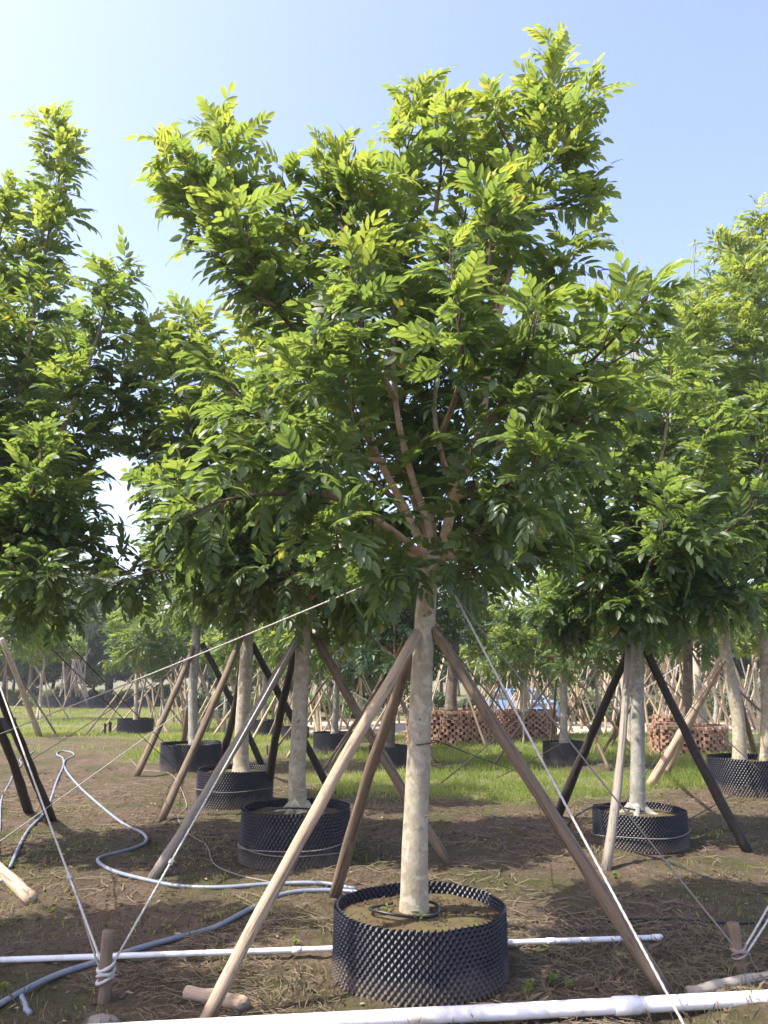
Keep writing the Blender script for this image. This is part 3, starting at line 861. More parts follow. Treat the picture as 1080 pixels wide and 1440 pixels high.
# smaller potted trees in the middle distance
def mid_tree(pc, label, seed, top_px, h, sp, bark=M_BARK_GREY, young=.9, r=.07, n_obj=30, lmat=M_LEAF, n=8):
    top = P(top_px[0], top_px[1], pc.y)
    tr = [pc + Vector((0, 0, -.03)), pc.lerp(top, .5), top]
    return build_tree(label, tr, (r * 1.1, r * .9), generic_limbs(top, seed, n, h, sp, low=.2, st=.08) + skirt(top, seed + 5, 4, sp * .7), seed=seed, n_obj=n_obj, lo=True, twig_step=.3, twig_len=(.5, 1.0), leaf_step=.1,
                      leaf_sc=(1.1, 1.5), young=young, bark=bark, lmat=lmat, group='nursery trees in pots')
mid_tree(p190, 'small far tree growing from the lone pot in the grass at left', 81, (193, 925), 2.2, 1.5, M_BARK)
mid_tree(p470, 'far tree with a straight grey trunk right of the second trunk', 82, (476, 915), 2.4, 1.4)
mid_tree(p545, 'far tree with a dark trunk just left of the central trunk', 83, (556, 920), 2.6, 1.3, M_BARK_DARK, .15, .1, lmat=M_LEAF_DARK)
mid_tree(p370, 'far bright green tree seen between the second and third trunks', 84, (372, 920), 2.2, 1.6)
mid_tree(p795, 'far tree with a thin grey trunk left of the right hand tree', 85, (793, 915), 1.9, 1.7, M_BARK_GREY, 1.0)
mid_tree(p000, 'far tree at the left edge above the cut off pot', 86, (-4, 900), 2.4, 1.5)

# ------------------------------------------------------------------ brick planters
def planter(xc, yb, w, yt, label, trunk_px=None):
    g = G(xc, yb); d = Vector((g.x, g.y, 0)); dist = d.length; d.normalize(); R = .8
    for _ in range(10):
        c = d * (dist + R); R = w / 2 * proj((c.x, c.y, .4))[2] / FPX
    front = d * dist
    lo_, hi_ = .1, 2.0
    for _ in range(30):
        mid = (lo_ + hi_) / 2
        if proj((front.x, front.y, mid))[1] > yt: lo_ = mid
        else: hi_ = mid
    H = lo_
    z0 = gz(c.x, c.y) - .02
    root = empty('brick_planter', (c.x, c.y, z0), label, 'planter', 'round perforated brick planters')
    rows = max(4, int(H / .066)); bh = H / rows
    nb = int(2 * math.pi * R / .185)
    r = random.Random(xc)
    mb = MB()
    for k in range(rows):
        for j in range(nb):
            a = 2 * math.pi * (j + .5 * (k % 2)) / nb + r.gauss(0, .012)
            rr = R - .05 + r.gauss(0, .02)
            mb.box((rr * math.cos(a), rr * math.sin(a), bh * (k + .5) + r.uniform(-.004, .004)), (.09, .13 + r.uniform(-.012, .014), bh * .93), a)
    o = link('brickwork', mb.mesh('brickwork', M_BRICK, False), root); o['kind'] = 'stuff'
    inner = MB().tube([Vector((0, 0, 0)), Vector((0, 0, H * .93))], R - .14, 28)
    link('soil', inner.mesh('soil', M_SOIL, False), root)
    return Vector((c.x, c.y, z0 + H * .93)), R
b1, _ = planter(634, 1049, 126, 999, 'round brick lattice planter just right of the central trunk')
b2, _ = planter(738, 1038, 88, 998, 'round brick lattice planter in front of the blue car')
b3, _ = planter(969, 1064, 105, 1021, 'wide round brick lattice planter behind the right hand tree')
b4, _ = planter(938, 1046, 36, 1005, 'narrow taller brick planter rising behind the wide one at right')
mid_tree(b1, 'big dark trunked tree in the brick planter beside the central trunk', 87, (641, 880), 1.7, 1.2, M_BARK_DARK, .4, .135, 20, M_LEAF_DARK)
mid_tree(b2, 'leafy tree with a brown trunk in the brick planter before the car', 88, (735, 935), 2.0, 1.7, M_BARK, .9, .1, 40)
mid_tree(b3, 'mossy dark trunked tree in the wide brick planter at right', 89, (968, 900), 2.6, 1.4, M_BARK_DARK, .5, .11, 20)
mid_tree(p413, 'far slim tree hidden mostly behind the second trunk', 90, (421, 925), 2.0, 1.2)

# ------------------------------------------------------------------ car behind the planter
def car(loc, rz):
    root = empty('parked_car', loc, 'pale blue car parked on the sandy road behind the brick planter', 'car')
    root.rotation_euler.z = rz
    prof = [(-2.1, .35), (-2.12, .75), (-1.95, .93), (-1.0, 1.0), (-.3, 1.42), (.95, 1.45), (1.65, 1.05), (2.05, .98), (2.12, .6), (2.1, .35)]
    def loft(pr, hw, top_in):
        v = []; n = len(pr)
        for x, z in pr:
            k = max(0, (z - .95) / .5) * top_in
            v += [(x, -hw + k, z), (x, hw - k, z)]
        f = [(2 * i, 2 * i + 1, 2 * i + 3, 2 * i + 2) for i in range(n - 1)] + [(2 * n - 2, 2 * n - 1, 1, 0)]
        f += [tuple(2 * i for i in range(n))[::-1], tuple(2 * i + 1 for i in range(n))]
        return MB().add(v, f)
    body = link('body', loft(prof, .84, .16).mesh('body', M_CARB, False), root)
    bv = body.modifiers.new('bevel', 'BEVEL'); bv.width = .06; bv.segments = 3; bv.limit_method = 'ANGLE'
    ws = MB().add([(-.98, -.72, 1.03), (-.98, .72, 1.03), (-.36, .60, 1.395), (-.36, -.60, 1.395)], [(0, 1, 2, 3)])
    v = [(x - .015, y, z + .02) for x, y, z in ws.v]; ws.v = v
    link('windshield', ws.mesh('windshield', M_GLASS, False), root)
    rw = MB().add([(1.62, -.72, 1.09), (1.62, .72, 1.09), (1.02, .60, 1.43), (1.02, -.60, 1.43)], [(0, 3, 2, 1)])
    rw.v = [(x + .015, y, z + .012) for x, y, z in rw.v]
    link('rear_window', rw.mesh('rear_window', M_GLASS, False), root)
    for s in (-1, 1):
        for x0, x1, xt0, xt1 in ((-.8, .3, -.3, .3), (.36, 1.35, .36, .95)):
            o = lambda z: s * (.84 - max(0, (z - .95) / .5) * .16 + .012)
            m = MB().add([(x0, o(1.03), 1.03), (x1, o(1.03), 1.03), (xt1, o(1.38), 1.38), (xt0, o(1.38), 1.38)], [(0, 1, 2, 3) if s < 0 else (3, 2, 1, 0)])
            link('side_window', m.mesh('side_window', M_GLASS, False), root)
        link('headlight', MB().box((-2.1, s * .6, .76), (.06, .34, .14)).mesh('headlight', M_CHROME, False), root)
        link('tail_light', MB().box((2.1, s * .65, .8), (.05, .25, .14)).mesh('tail_light', plain('red_lens', (.4, .02, .02), .2), False), root)
        for x in (-1.32, 1.3):
            w = link('wheel', MB().tube([Vector((x, s * .66, .31)), Vector((x, s * .87, .31))], .31, 20).mesh('wheel', M_TYRE, False), root)
            link('rim', MB().tube([Vector((x, s * .87, .31)), Vector((x, s * .885, .31))], .19, 14).mesh('rim', M_CHROME, False), w)
    link('bumper', MB().box((-2.12, 0, .48), (.1, 1.6, .2)).mesh('bumper', M_CARB, False), root)
cp_ = P(731, 985, 35)
car((cp_.x, 35, gz(cp_.x, 35) + .02), math.radians(103))

# ------------------------------------------------------------------ poles
def pole(a, b, r0, r1, label, mat=M_WOOD, name='support_pole', cat='pole', group=None, bend=.009, seed=0, over=0.05, seg=10):
    """tapered debarked pole, local Z along its length"""
    a = Vector(a); b = Vector(b); d = b - a; L = d.length
    r = random.Random(seed + int(a.x * 97) + int(b.z * 53))
    n = 12
    pts = []; rad = []
    ph = r.uniform(0, 6.28); ph2 = r.uniform(0, 6.28)
    for i in range(n + 1):
        t = i / n
        s = math.sin(math.pi * t) * bend * L
        pts.append(Vector((s * math.cos(ph) + r.gauss(0, .0025), s * math.sin(ph) + r.gauss(0, .0025), L * t)))
        rad.append((r0 + (r1 - r0) * t) * (1 + r.gauss(0, .035)))
    me = MB().tube(pts, rad, seg, wob=.06).mesh(name, mat)
    o = link(name, me, None, a)
    o.rotation_mode = 'QUATERNION'; o.rotation_quaternion = d.to_track_quat('Z', 'Y')
    return tagit(o, label, cat, group)
def pole_px(b, t, Yt, wpx, label, mat=M_WOOD, wt=None, **kw):
    A = GG(b[0], b[1], -.03); B = P(t[0], t[1], Yt)
    ra = wpx / 2 * proj(A)[2] / FPX
    rb = (wt or wpx * proj(A)[2] / proj(B)[2] * .8) / 2 * proj(B)[2] / FPX
    return pole(A, B, ra, rb, label, mat, **kw)
gp = 'wooden props leaning on the tree trunks'
pole_px((283, 1428), (588, 888), Y0 - .1, 22, 'pale stripped pole propping the central trunk from the front left', M_WOOD, 15, group=gp, bend=.009)
pole_px((470, 1262), (580, 918), Y0 + .14, 18, 'brown crooked pole propping the central trunk from behind left', M_WOOD_BROWN, 15, group=gp, bend=.018)
pole_px((944, 1402), (609, 884), Y0 - .02, 23, 'thick weathered pole propping the central trunk from the right', M_WOOD_BROWN, 15, group=gp, bend=.007)
pole_px((633, 1216), (440, 888), Y2 + .05, 15, 'dark pole running from the second trunk down behind the central trunk', M_WOOD_BROWN, 13, group=gp)
pole_px((213, 1233), (420, 895), Y2 - .08, 16, 'greyish pole with a rope along it propping the second trunk from the left', M_WOOD_GREY, 12, group=gp, bend=.008)
pole_px((376, 1120), (414, 920), Y2 + .12, 13, 'blackened short pole behind the second pot', M_WOOD_DARK, 10, group=gp)
pole_px((224, 1158), (343, 888), p3.y - .1, 12, 'brown pole propping the third trunk of the left row from the left', M_WOOD_BROWN, 9, group=gp)
pole_px((468, 1117), (354, 905), p3.y, 11, 'dark pole sloping right from the third trunk of the left row', M_WOOD_DARK, 9, group=gp)
pole_px((310, 1070), (342, 920), p3.y + .2, 11, 'blackened steep pole between the third and fourth pots', M_WOOD_DARK, 9, group=gp)
pole_px((190, 1093), (275, 905), p4.y, 10, 'brown pole propping the fourth trunk of the left row from the left', M_WOOD_BROWN, 8, group=gp)
pole_px((369, 1075), (284, 905), p4.y, 9, 'dark pole sloping right from the fourth trunk of the left row', M_WOOD_DARK, 8, group=gp)
pole_px((258, 1042), (274, 930), p4.y + .2, 8, 'thin brown upright pole behind the fourth pot', M_WOOD_BROWN, 7, group=gp)
pole_px((781, 1146), (889, 905), YR, 14, 'dark pole propping the right hand tree from its left', M_WOOD_DARK, 10, group=gp)
pole_px((1053, 1196), (906, 908), YR, 15, 'dark pole propping the right hand tree from its right', M_WOOD_DARK, 11, group=gp)
pole_px((851, 1222), (884, 912), YR - .12, 14, 'rough split pole standing in front of the right hand pot', M_WOOD_GREY, 9, group=gp, bend=.012)
pole_px((858, 1042), (886, 930), YR + .3, 7, 'thin pole behind the right hand trunk', M_WOOD_BROWN, 6, group=gp)
pole_px((910, 1108), (1022, 918), YF, 13, 'pale round pole leaning on the leaning trunk of the right edge pot', M_WOOD, 11, group=gp)
pole_px((934, 1093), (1014, 925), YF + .3, 9, 'orange brown thin pole beside the pale one at the right edge pot', M_WOOD, 8, group=gp)
pole_px((1062, 1062), (1024, 930), YF + .5, 8, 'brown pole right behind the leaning trunk at right', M_WOOD_BROWN, 7, group=gp)
pole_px((74, 1152), (-16, 940), YL - .3, 13, 'dark pole at the left edge with a white rope crossing its foot', M_WOOD_DARK, 11, group=gp)
pole_px((42, 1140), (-30, 955), YL + .3, 13, 'dark brown pole at the left edge, lower of the crossing pair', M_WOOD_DARK, 11, group=gp)
pole_px((56, 1034), (2, 898), GG(20, 1040).y - .3, 8, 'pale pole slanting from the crown at the left edge into the grass', M_WOOD, 7, group=gp)
# far tripods of props, three round each middle distance tree
gfar = 'thin props round the far trees'
def tripod(pc, h, sp, label, n=4, seed=0, mats=(M_WOOD, M_BAMBOO, M_WOOD_BROWN), rr=.028):
    r = random.Random(seed)
    for k in range(n):
        a = 2 * math.pi * (k + r.uniform(-.2, .2)) / n + seed
        x, y = pc.x + math.cos(a) * sp * r.uniform(.8, 1.2), pc.y + math.sin(a) * sp * r.uniform(.8, 1.2)
        top = Vector((pc.x + math.cos(a) * -.12, pc.y + math.sin(a) * .12, h * r.uniform(.9, 1.12)))
        pole((x, y, gz(x, y) - .04), top, rr * r.uniform(.9, 1.3), rr * .75, ['right', 'back right', 'back', 'back left', 'left', 'front left', 'front', 'front right'][int(((a / 6.2832 * 8) + .5) % 8)] + ' ' + label, r.choice(mats), group=gfar, seed=k + seed, seg=7)
for i, (pc, nm, h, sp) in enumerate([(p190, 'lone pot in the left grass', 2.0, 1.9), (p470, 'far pot right of the second trunk', 2.1, 1.5), (p545, 'far pot left of the central trunk', 2.1, 1.4),
                        (p370, 'far pot between second and third trunks', 2.3, 1.7), (p413, 'small far pot behind the second trunk', 2.2, 1.6), (p795, 'far pot left of the right hand tree', 2.0, 1.5),
                        (b1, 'planter beside the central trunk', 2.6, 2.0), (b2, 'planter before the car', 2.6, 2.2), (b3, 'wide planter at right', 2.8, 2.1), (p000, 'pot at the left edge', 2.2, 1.6)]):
    tripod(pc, h, sp, 'thin prop by the ' + nm, 5 if i > 5 else 4, i * 3 + 1)
# bundle of poles at the far left
r = random.Random(5)
for k in range(14):
    c = P(r.uniform(75, 140), 985, FARPOTS[0][0].y - .6 + r.uniform(-.6, .8))
    top = Vector((FARPOTS[1][0].x + r.uniform(-.8, .9), c.y + r.uniform(-.3, .3), r.uniform(2.6, 4.6)))
    pole((c.x, c.y, gz(c.x, c.y) - .03), top, .055, .045, 'pale pole in the bundle leaning together at the far left shrubs', r.choice([M_WOOD_GREY, M_BAMBOO, M_WOOD]), group='bundle of leaning poles at far left', seed=k, seg=7)
LM = [(30, 'left edge pole'), (105, 'far pole bundle'), (190, 'lone grass pot'), (275, 'fourth row trunk'), (345, 'third row trunk'),
      (425, 'second trunk'), (478, 'far grey trunk'), (595, 'central trunk'), (642, 'dark planter trunk'), (735, 'blue car'), (793, 'thin trunk beyond the car'), (895, 'right hand trunk'), (968, 'wide brick planter'), (1035, 'leaning trunk at right')]
def where(px):
    q = min(LM, key=lambda t: abs(t[0] - px))
    return ('left' if px < q[0] else 'right') + ' of the ' + q[1]
# thicket of props across the background
for k in range(190):
    Yk = r.uniform(26, 46)
    px = r.choice([r.uniform(230, 560), r.uniform(560, 1090), r.uniform(700, 1090), r.uniform(150, 1090)])
    c = P(px, 960, Yk)
    lean = r.choice((-1, 1)) * r.uniform(.3, 1.5)
    hh = r.uniform(2.0, 3.6)
    pole((c.x, Yk, gz(c.x, Yk) - .03), (c.x + lean, Yk + r.uniform(-.7, .7), hh), .048, .032, ('right' if lean > 0 else 'left') + ' tilting far prop, ' + where(px), r.choice([M_BAMBOO, M_WOOD, M_WOOD_GREY, M_WOOD]),
         group='crossing props along the far tree line', seed=k, seg=6, bend=.01)

# ------------------------------------------------------------------ stakes, logs, pegs
def stake(px, yb, yt, wpx, label, mat, lean=(0, 0), cat='stake'):
    A = GG(px, yb); Yk = A.y
    B = P(px + lean[0], yt, Yk + lean[1])
    rr = wpx / 2 * proj(A)[2] / FPX
    o = pole(A + Vector((0, 0, -.08)), B, rr * .97, rr * 1.02, label, mat, 'wooden_stake', cat, bend=.004)
    return A, B, rr
SA, SB, SR = stake(147, 1404, 1309, 18, 'short weathered stake at lower left with white rope knotted round it', M_WOOD_BROWN, (5, 0))
TA, TB, TR_ = stake(1047, 1372, 1298, 18, 'short weathered stake at lower right tied with ropes', M_WOOD_BROWN, (-17, .05))
def lying(a, b, wpx, label, mat, name='cut_log', cat='log', wb=None):
    A = G(*a); rr = wpx / 2 * proj(A)[2] / FPX
    A = GG(a[0], a[1], rr * .75); B = GG(b[0], b[1], rr * .75)
    return pole(A, B, rr, rr * (wb or 1), label, mat, name, cat, bend=.01, seg=14)
lying((345, 1411), (262, 1397), 19, 'short cut log lying on the ground by the foot of the pale pole', M_WOOD)
lying((44, 1272), (-60, 1170), 19, 'sawn pole end lying on the bare earth at the left edge', M_WOOD)
lying((968, 1401), (1120, 1376), 17, 'grey split board lying behind the thick white pipe at right', M_WOOD_GREY, 'old_board', 'board')
lying((42, 1425), (30, 1402), 8, 'short dark grey stick lying at the lower left', M_HOSE, 'stick', 'stick')
for (x, yb, yt, w, lab) in [(148, 1027, 1017, 3, 'tiny dark peg in the grass before the lone pot, left one'), (155, 1027, 1015, 4, 'tiny dark peg in the grass before the lone pot, right one'),
                      (375, 1062, 1048, 4, 'small orange brown peg in the grass between the second and third trunks'), (731, 1064, 1057, 4, 'small peg in the grass right of the thick prop'), (838, 1056, 1048, 4, 'small peg in the grass right of the far pot'),
                      (1018, 1165, 1146, 6, 'short peg in the earth left of the right edge pot')]:
    stake(x, yb, yt, w, lab, M_WOOD_BROWN if x > 200 else M_WOOD_DARK, cat='peg')

# ------------------------------------------------------------------ pipes and hoses
def pipe_obj(pts, rad, label, mat, name, cat, seg=14, sub=8, extra=None, group=None):
    pts = [Vector(p) for p in pts]
    base = pts[0].copy()
    cp = catmull(pts, sub) if len(pts) > 2 else [pts[0].lerp(pts[1], i / 20) for i in range(21)]
    me = MB().tube(cp, rad, seg).mesh(name, mat, True, base)
    o = link(name, me, None, base)
    tagit(o, label, cat, group)
    return o, base
# thick pipe in the very foreground
def ray_depth(x, y, z): return G(x, y, z)
A = G(-40, 1462, .04); B = G(1130, 1401, .04)
thick, base = pipe_obj([A, B], .038, 'thick white plastic pipe lying along the bottom edge of the picture', M_PVC, 'white_pipe', 'pipe', 24)
cpl = A.lerp(B, .765); dirp = (B - A).normalized()
link('coupling', MB().tube([cpl - dirp * .07, cpl - dirp * .066, cpl + dirp * .066, cpl + dirp * .07], [.039, .044, .044, .039], 24).mesh('coupling', M_PVC, True, base), thick)
A = G(-60, 1352, .03); B = G(931, 1318, .03)
thin, base = pipe_obj([A, B], .0165, 'thin white plastic pipe crossing the earth behind the foreground pot', M_PVC, 'white_pipe', 'pipe', 14)
dirp = (B - A).normalized()
for t in (.46, .83, .992):
    c = A.lerp(B, t)
    link('coupling', MB().tube([c - dirp * .03, c + dirp * .03], .0195, 14).mesh('coupling', M_PVC, True, base), thin)
def gpath(lst, dz): return [GG(x, y, dz) for x, y in lst]
hose_a = [(-30, 1428), (30, 1397), (80, 1372), (130, 1355), (190, 1338), (245, 1322), (300, 1306), (345, 1287), (385, 1268), (420, 1260), (470, 1258), (510, 1262)]
pipe_obj(gpath(hose_a, .018), .0175, 'blue grey hose winding from the lower left corner to the foreground pot', M_HOSE, 'garden_hose', 'hose', 10)
hose_b = [(500, 1252), (450, 1247), (380, 1246), (310, 1248), (250, 1245), (205, 1238), (160, 1228), (138, 1216), (145, 1206), (185, 1197), (205, 1188), (200, 1177), (172, 1160), (140, 1134), (112, 1108), (95, 1090), (90, 1078), (88, 1068), (80, 1062), (83, 1058), (98, 1058), (104, 1063), (97, 1068), (91, 1072), (88, 1082), (80, 1100), (70, 1128), (60, 1147), (40, 1170), (26, 1195), (14, 1222)]
pipe_obj(gpath(hose_b, .016), .0165, 'blue grey hose looping far up the earth and back in an S bend', M_HOSE, 'garden_hose', 'hose', 9, 6)
hose_c = [(2, 1240), (-2, 1200), (0, 1160), (2, 1126), (14, 1100), (20, 1088), (30, 1076), (28, 1068), (40, 1062), (48, 1056)]
pipe_obj(gpath(hose_c, .014), .012, 'thin grey hose curling along the left edge', M_HOSE, 'garden_hose', 'hose', 8)
drip = [([(690, 1148), (745, 1165), (800, 1178), (860, 1190), (930, 1208), (1000, 1238), (1090, 1258)], 'black drip line running across the earth before the right hand pot'),
        ([(818, 1310), (835, 1300), (870, 1296), (950, 1296), (1030, 1299), (1100, 1302)], 'black drip line lying behind the right end of the thin white pipe')]
for pts, lab in drip:
    pipe_obj(gpath(pts, .009), .009, lab, M_DRIP, 'drip_line', 'hose', 7)
thinline = [([(182, 1068), (200, 1082), (240, 1090), (262, 1130), (250, 1150), (262, 1172), (290, 1190), (300, 1216), (330, 1232), (380, 1244)], 'thin grey cord trailing over the earth left of the rope-wrapped pot')]
for pts, lab in thinline:
    pipe_obj(gpath(pts, .008), .006, lab, M_ROPE_GREY, 'cord', 'cord', 6)
# drip ring on the soil of the foreground pot
ring = []
for k in range(26):
    a = k / 25 * 5.9 + 1.9
    ring.append(Vector((pm.x - .09 + .21 * math.cos(a), pm.y - .03 + .15 * math.sin(a), pm.z + .055 + .012 * math.sin(a * 2))))
pipe_obj(ring, .0085, 'black drip hose ring lying on the soil round the central trunk', M_DRIP, 'drip_line', 'hose', 8, 2)
pipe_obj([Vector((p2.x - .3, p2.y - .12, p2.z + .06)), Vector((p2.x - .05, p2.y - .2, p2.z + .09)), Vector((p2.x + .3, p2.y - .1, p2.z + .06))], .0085, 'black drip hose across the second trunk foot', M_DRIP, 'drip_line', 'hose', 8)
pipe_obj([GG(795, 1166, .01), P(812, 1146, pR.y - .3), P(838, 1134, pR.y - .2), P(870, 1135, pR.y - .15), P(905, 1141, pR.y - .1)], .0085, 'black drip hose arching into the right hand pot', M_DRIP, 'drip_line', 'hose', 8)
pipe_obj([GG(342, 1215, .01), P(348, 1180, p2.y), P(360, 1155, p2.y + .1), P(385, 1140, p2.y + .1)], .007, 'thin black hose rising into the rope-wrapped pot', M_DRIP, 'drip_line', 'hose', 7)
# surface roots of the right hand tree
# ------------------------------------------------------------------ ropes
def rope(a, b, rad, label, mat=M_ROPE, sag=.012, knots=(), group='ropes guying the trees', twisted=True, pts=None):
    rad *= .78 if twisted else 1
    a = Vector(a); b = Vector(b)
    L = (b - a).length
    n = max(12, int(L / (.012 if twisted else .12)))
    ps = []
    for i in range(n + 1):
        t = i / n
        p = a.lerp(b, t); p.z -= sag * 4 * t * (1 - t)
        ps.append(p)
    mb = MB().tube(ps, rad, 9 if twisted else 6, lobes=3 if twisted else 0, twist=2 * math.pi / (rad * 7), lob_amp=.22)
    o = link('guy_rope', mb.mesh('guy_rope', mat, True, a), None, a)
    tagit(o, label, 'rope', group)
    for t in knots:
        c = a.lerp(b, t) - a; c.z -= sag * 4 * t * (1 - t)
        d = (b - a).normalized(); u = d.orthogonal().normalized(); w = d.cross(u)
        k = MB()
        for q in range(3):
            ring = [c + d * ((q - 1) * rad * 1.9 + rad * .6 * math.sin(2 * an)) + (u * math.cos(an) + w * math.sin(an)) * rad * 1.7 for an in np.linspace(0, 6.283, 15)]
            k.tube(ring, rad * .95, 6)
        link('knot', k.mesh('knot', mat), o)
    return o
def rope_wrap(A, B, rr, t0, t1, rad, label, turns=4, tail=True, mat=M_ROPE, group='rope windings on stakes'):
    d = (B - A).normalized(); u = d.orthogonal().normalized(); w = d.cross(u)
    pts = []
    for i in range(turns * 12 + 1):
        an = i / 12 * 2 * math.pi
        t = t0 + (t1 - t0) * i / (turns * 12)
        pts.append(A.lerp(B, t) + (u * math.cos(an) + w * math.sin(an)) * (rr + rad * .9) + d * .012 * math.sin(an * 1.3 + 1))
    base = pts[0].copy()
    mb = MB().tube(catmull(pts, 2), rad, 7, lobes=3, twist=2 * math.pi / (rad * 7))
    o = link('rope_winding', mb.mesh('rope_winding', mat, True, base), None, base)
    return tagit(o, label, 'rope', group)
s_mid = SA.lerp(SB, .42)
front = Vector((0, -SR, 0))
rope(SA.lerp(SB, .55) + Vector((-SR * .6, -SR * .4, 0)), P(-18, 915, YL - .35), .008, 'white twisted rope from the lower left stake up to the left edge pole', M_ROPE, knots=(.18,))
rope(SA.lerp(SB, .5) + Vector((-SR * 1.1, -SR * .2, 0)), P(99, 1226, SA.lerp(SB, .6).lerp(P(-18, 915, YL - .35), .2).y), .007, 'second short strand beside the white rope above the lower left stake', M_ROPE_GREY)
rope(SA.lerp(SB, .5) + Vector((SR * .9, -SR * .2, 0)), P(422, 888, Y2 - .1), .008, 'white rope from the lower left stake up along the grey pole to the second trunk', M_ROPE, knots=(.2,))
rope_wrap(SA, SB, SR, .28, .52, .009, 'white rope wound round the lower left stake')
rope_wrap(TA, TB, TR_, .3, .5, .007, 'grey rope wound round the lower right stake', mat=M_ROPE_GREY)
rope(G(985, 1484, 0.01), P(640, 838, Y0 - .05), .0085, 'bright white rope stretched from the bottom right up to the central trunk', M_ROPE)
rope(TA.lerp(TB, .55) + Vector((-TR_ * .8, -.01, 0)), P(612, 802, Y0 + .06), .0065, 'grey rope from the lower right stake up past the right hand pot', M_ROPE_GREY, knots=(.2,))
rope(TA.lerp(TB, .52) + Vector((TR_ * .8, -.02, 0)), P(1112, 1214, TA.y + .55), .0075, 'white rope from the lower right stake leaving the picture, upper strand', M_ROPE)
rope(TA.lerp(TB, .42) + Vector((TR_ * .8, -.03, 0)), P(1118, 1228, TA.y + .5), .0075, 'white rope from the lower right stake leaving the picture, lower strand', M_ROPE)
rope(TA.lerp(TB, .4) + Vector((TR_ * 1.2, -.03, 0)), GG(1062, 1366, .01), .007, 'frayed rope end hanging at the lower right stake', M_ROPE_GREY)
rope(G(-260, 1128, .05), P(594, 790, Y0 + .06), .007, 'long pale rope slanting from the left grass up to the central trunk', M_ROPE, sag=.05)
rope(G(-20, 1197, .02), P(268, 990, p4.y - .3), .005, 'thin white cord low across the hose at left', M_ROPE, twisted=False)
rope(GG(262, 1075), P(60, 868, YL + .5), .007, 'dark cord from the fourth pot up to the left tree, upper one', M_ROPE_DARK, twisted=False)
rope(GG(250, 1082), P(40, 880, YL + .9), .006, 'dark cord from the fourth pot up to the left tree, lower one', M_ROPE_DARK, twisted=False)
rope(GG(20, 1085), P(340, 880, p3.y), .007, 'dark cord from the left grass edge up to the third trunk', M_ROPE_DARK, twisted=False)
rope(GG(690, 1098), P(790, 1045, p795.y - .4), .008, 'dark cord from the grass toward the far pot', M_ROPE_DARK, twisted=False)
rope(GG(610, 1108), P(806, 948, p795.y), .009, 'dark thin cord rising right behind the central trunk', M_ROPE_DARK, twisted=False)
rope(GG(850, 1165), P(1024, 925, YF), .006, 'thin rusty cord between the right hand pot and the leaning trunk', M_ROPE_DARK, twisted=False)
rope(GG(1100, 1112), P(900, 925, YR), .007, 'grey cord from the right edge pot up to the right hand trunk', M_ROPE_GREY, twisted=False)
rope(GG(960, 1160), GG(1090, 1110, .3), .008, 'dark cord from the earth up to the right edge pot', M_ROPE_DARK, twisted=False)
for k, (a, b, Yk) in enumerate([((700, 1010), (860, 940), 24), ((560, 1000), (690, 905), 24), ((800, 900), (960, 1010), 26), ((1000, 930), (1090, 1010), 26), ((860, 1000), (985, 915), 26),
                                ((300, 1000), (400, 915), 25), ((420, 930), (560, 1010), 25), ((900, 915), (1070, 1005), 27)]):
    rope(P(a[0], a[1], Yk), P(b[0], b[1], Yk + 1), .014, 'thin pale cord among the props of the far trees', M_ROPE, twisted=False, group='far guy cords')
# rope loops round pots
def pot_loop(c, R, zb, label, tilt=.03, rad=.006, seed=1):
    pts = []
    for k in range(61):
        a = 2 * math.pi * k / 60
        pts.append(Vector((c.x + (R + .022) * math.cos(a), c.y + (R + .022) * math.sin(a), zb + tilt * math.sin(a + seed) + .012 * math.sin(3 * a + seed))))
    base = pts[0].copy()
    o = link('pot_rope', MB().tube(pts, rad, 6).mesh('pot_rope', M_ROPE_GREY, True, base), None, base)
    tagit(o, label, 'rope', 'ropes looped round pots')
pot_loop(p2, R2, .17, 'grey rope looped round the second pot, upper of two', .03, .005, 1)
pot_loop(p2, R2, .10, 'grey rope looped round the second pot, lower of two', .04, .0045, 4)
pot_loop(pR, RR, .12, 'grey rope looped round the right hand pot', .03, .0045, 2)
pot_loop(p3, R3, .2, 'grey rope looped round the third pot of the left row', .03, .004, 3)
# green wire round the central trunk
wy = P(597, 1042, Y0)
pts = [wy + Vector((.088 * math.cos(a), .088 * math.sin(a), .012 * math.cos(a) - .01)) for a in np.linspace(0, 6.283, 25)]
o = link('tie_wire', MB().tube([p - wy for p in pts], .0045, 6).mesh('tie_wire', plain('green_wire', (.02, .06, .03), .5)), None, wy)
tagit(o, 'dark green wire tied round the central trunk', 'wire')
rope(wy + Vector((.08, 0, 0)), P(745, 1090, p795.y - 3), .004, 'dark wire running right from the central trunk to the grass', M_ROPE_DARK, twisted=False)

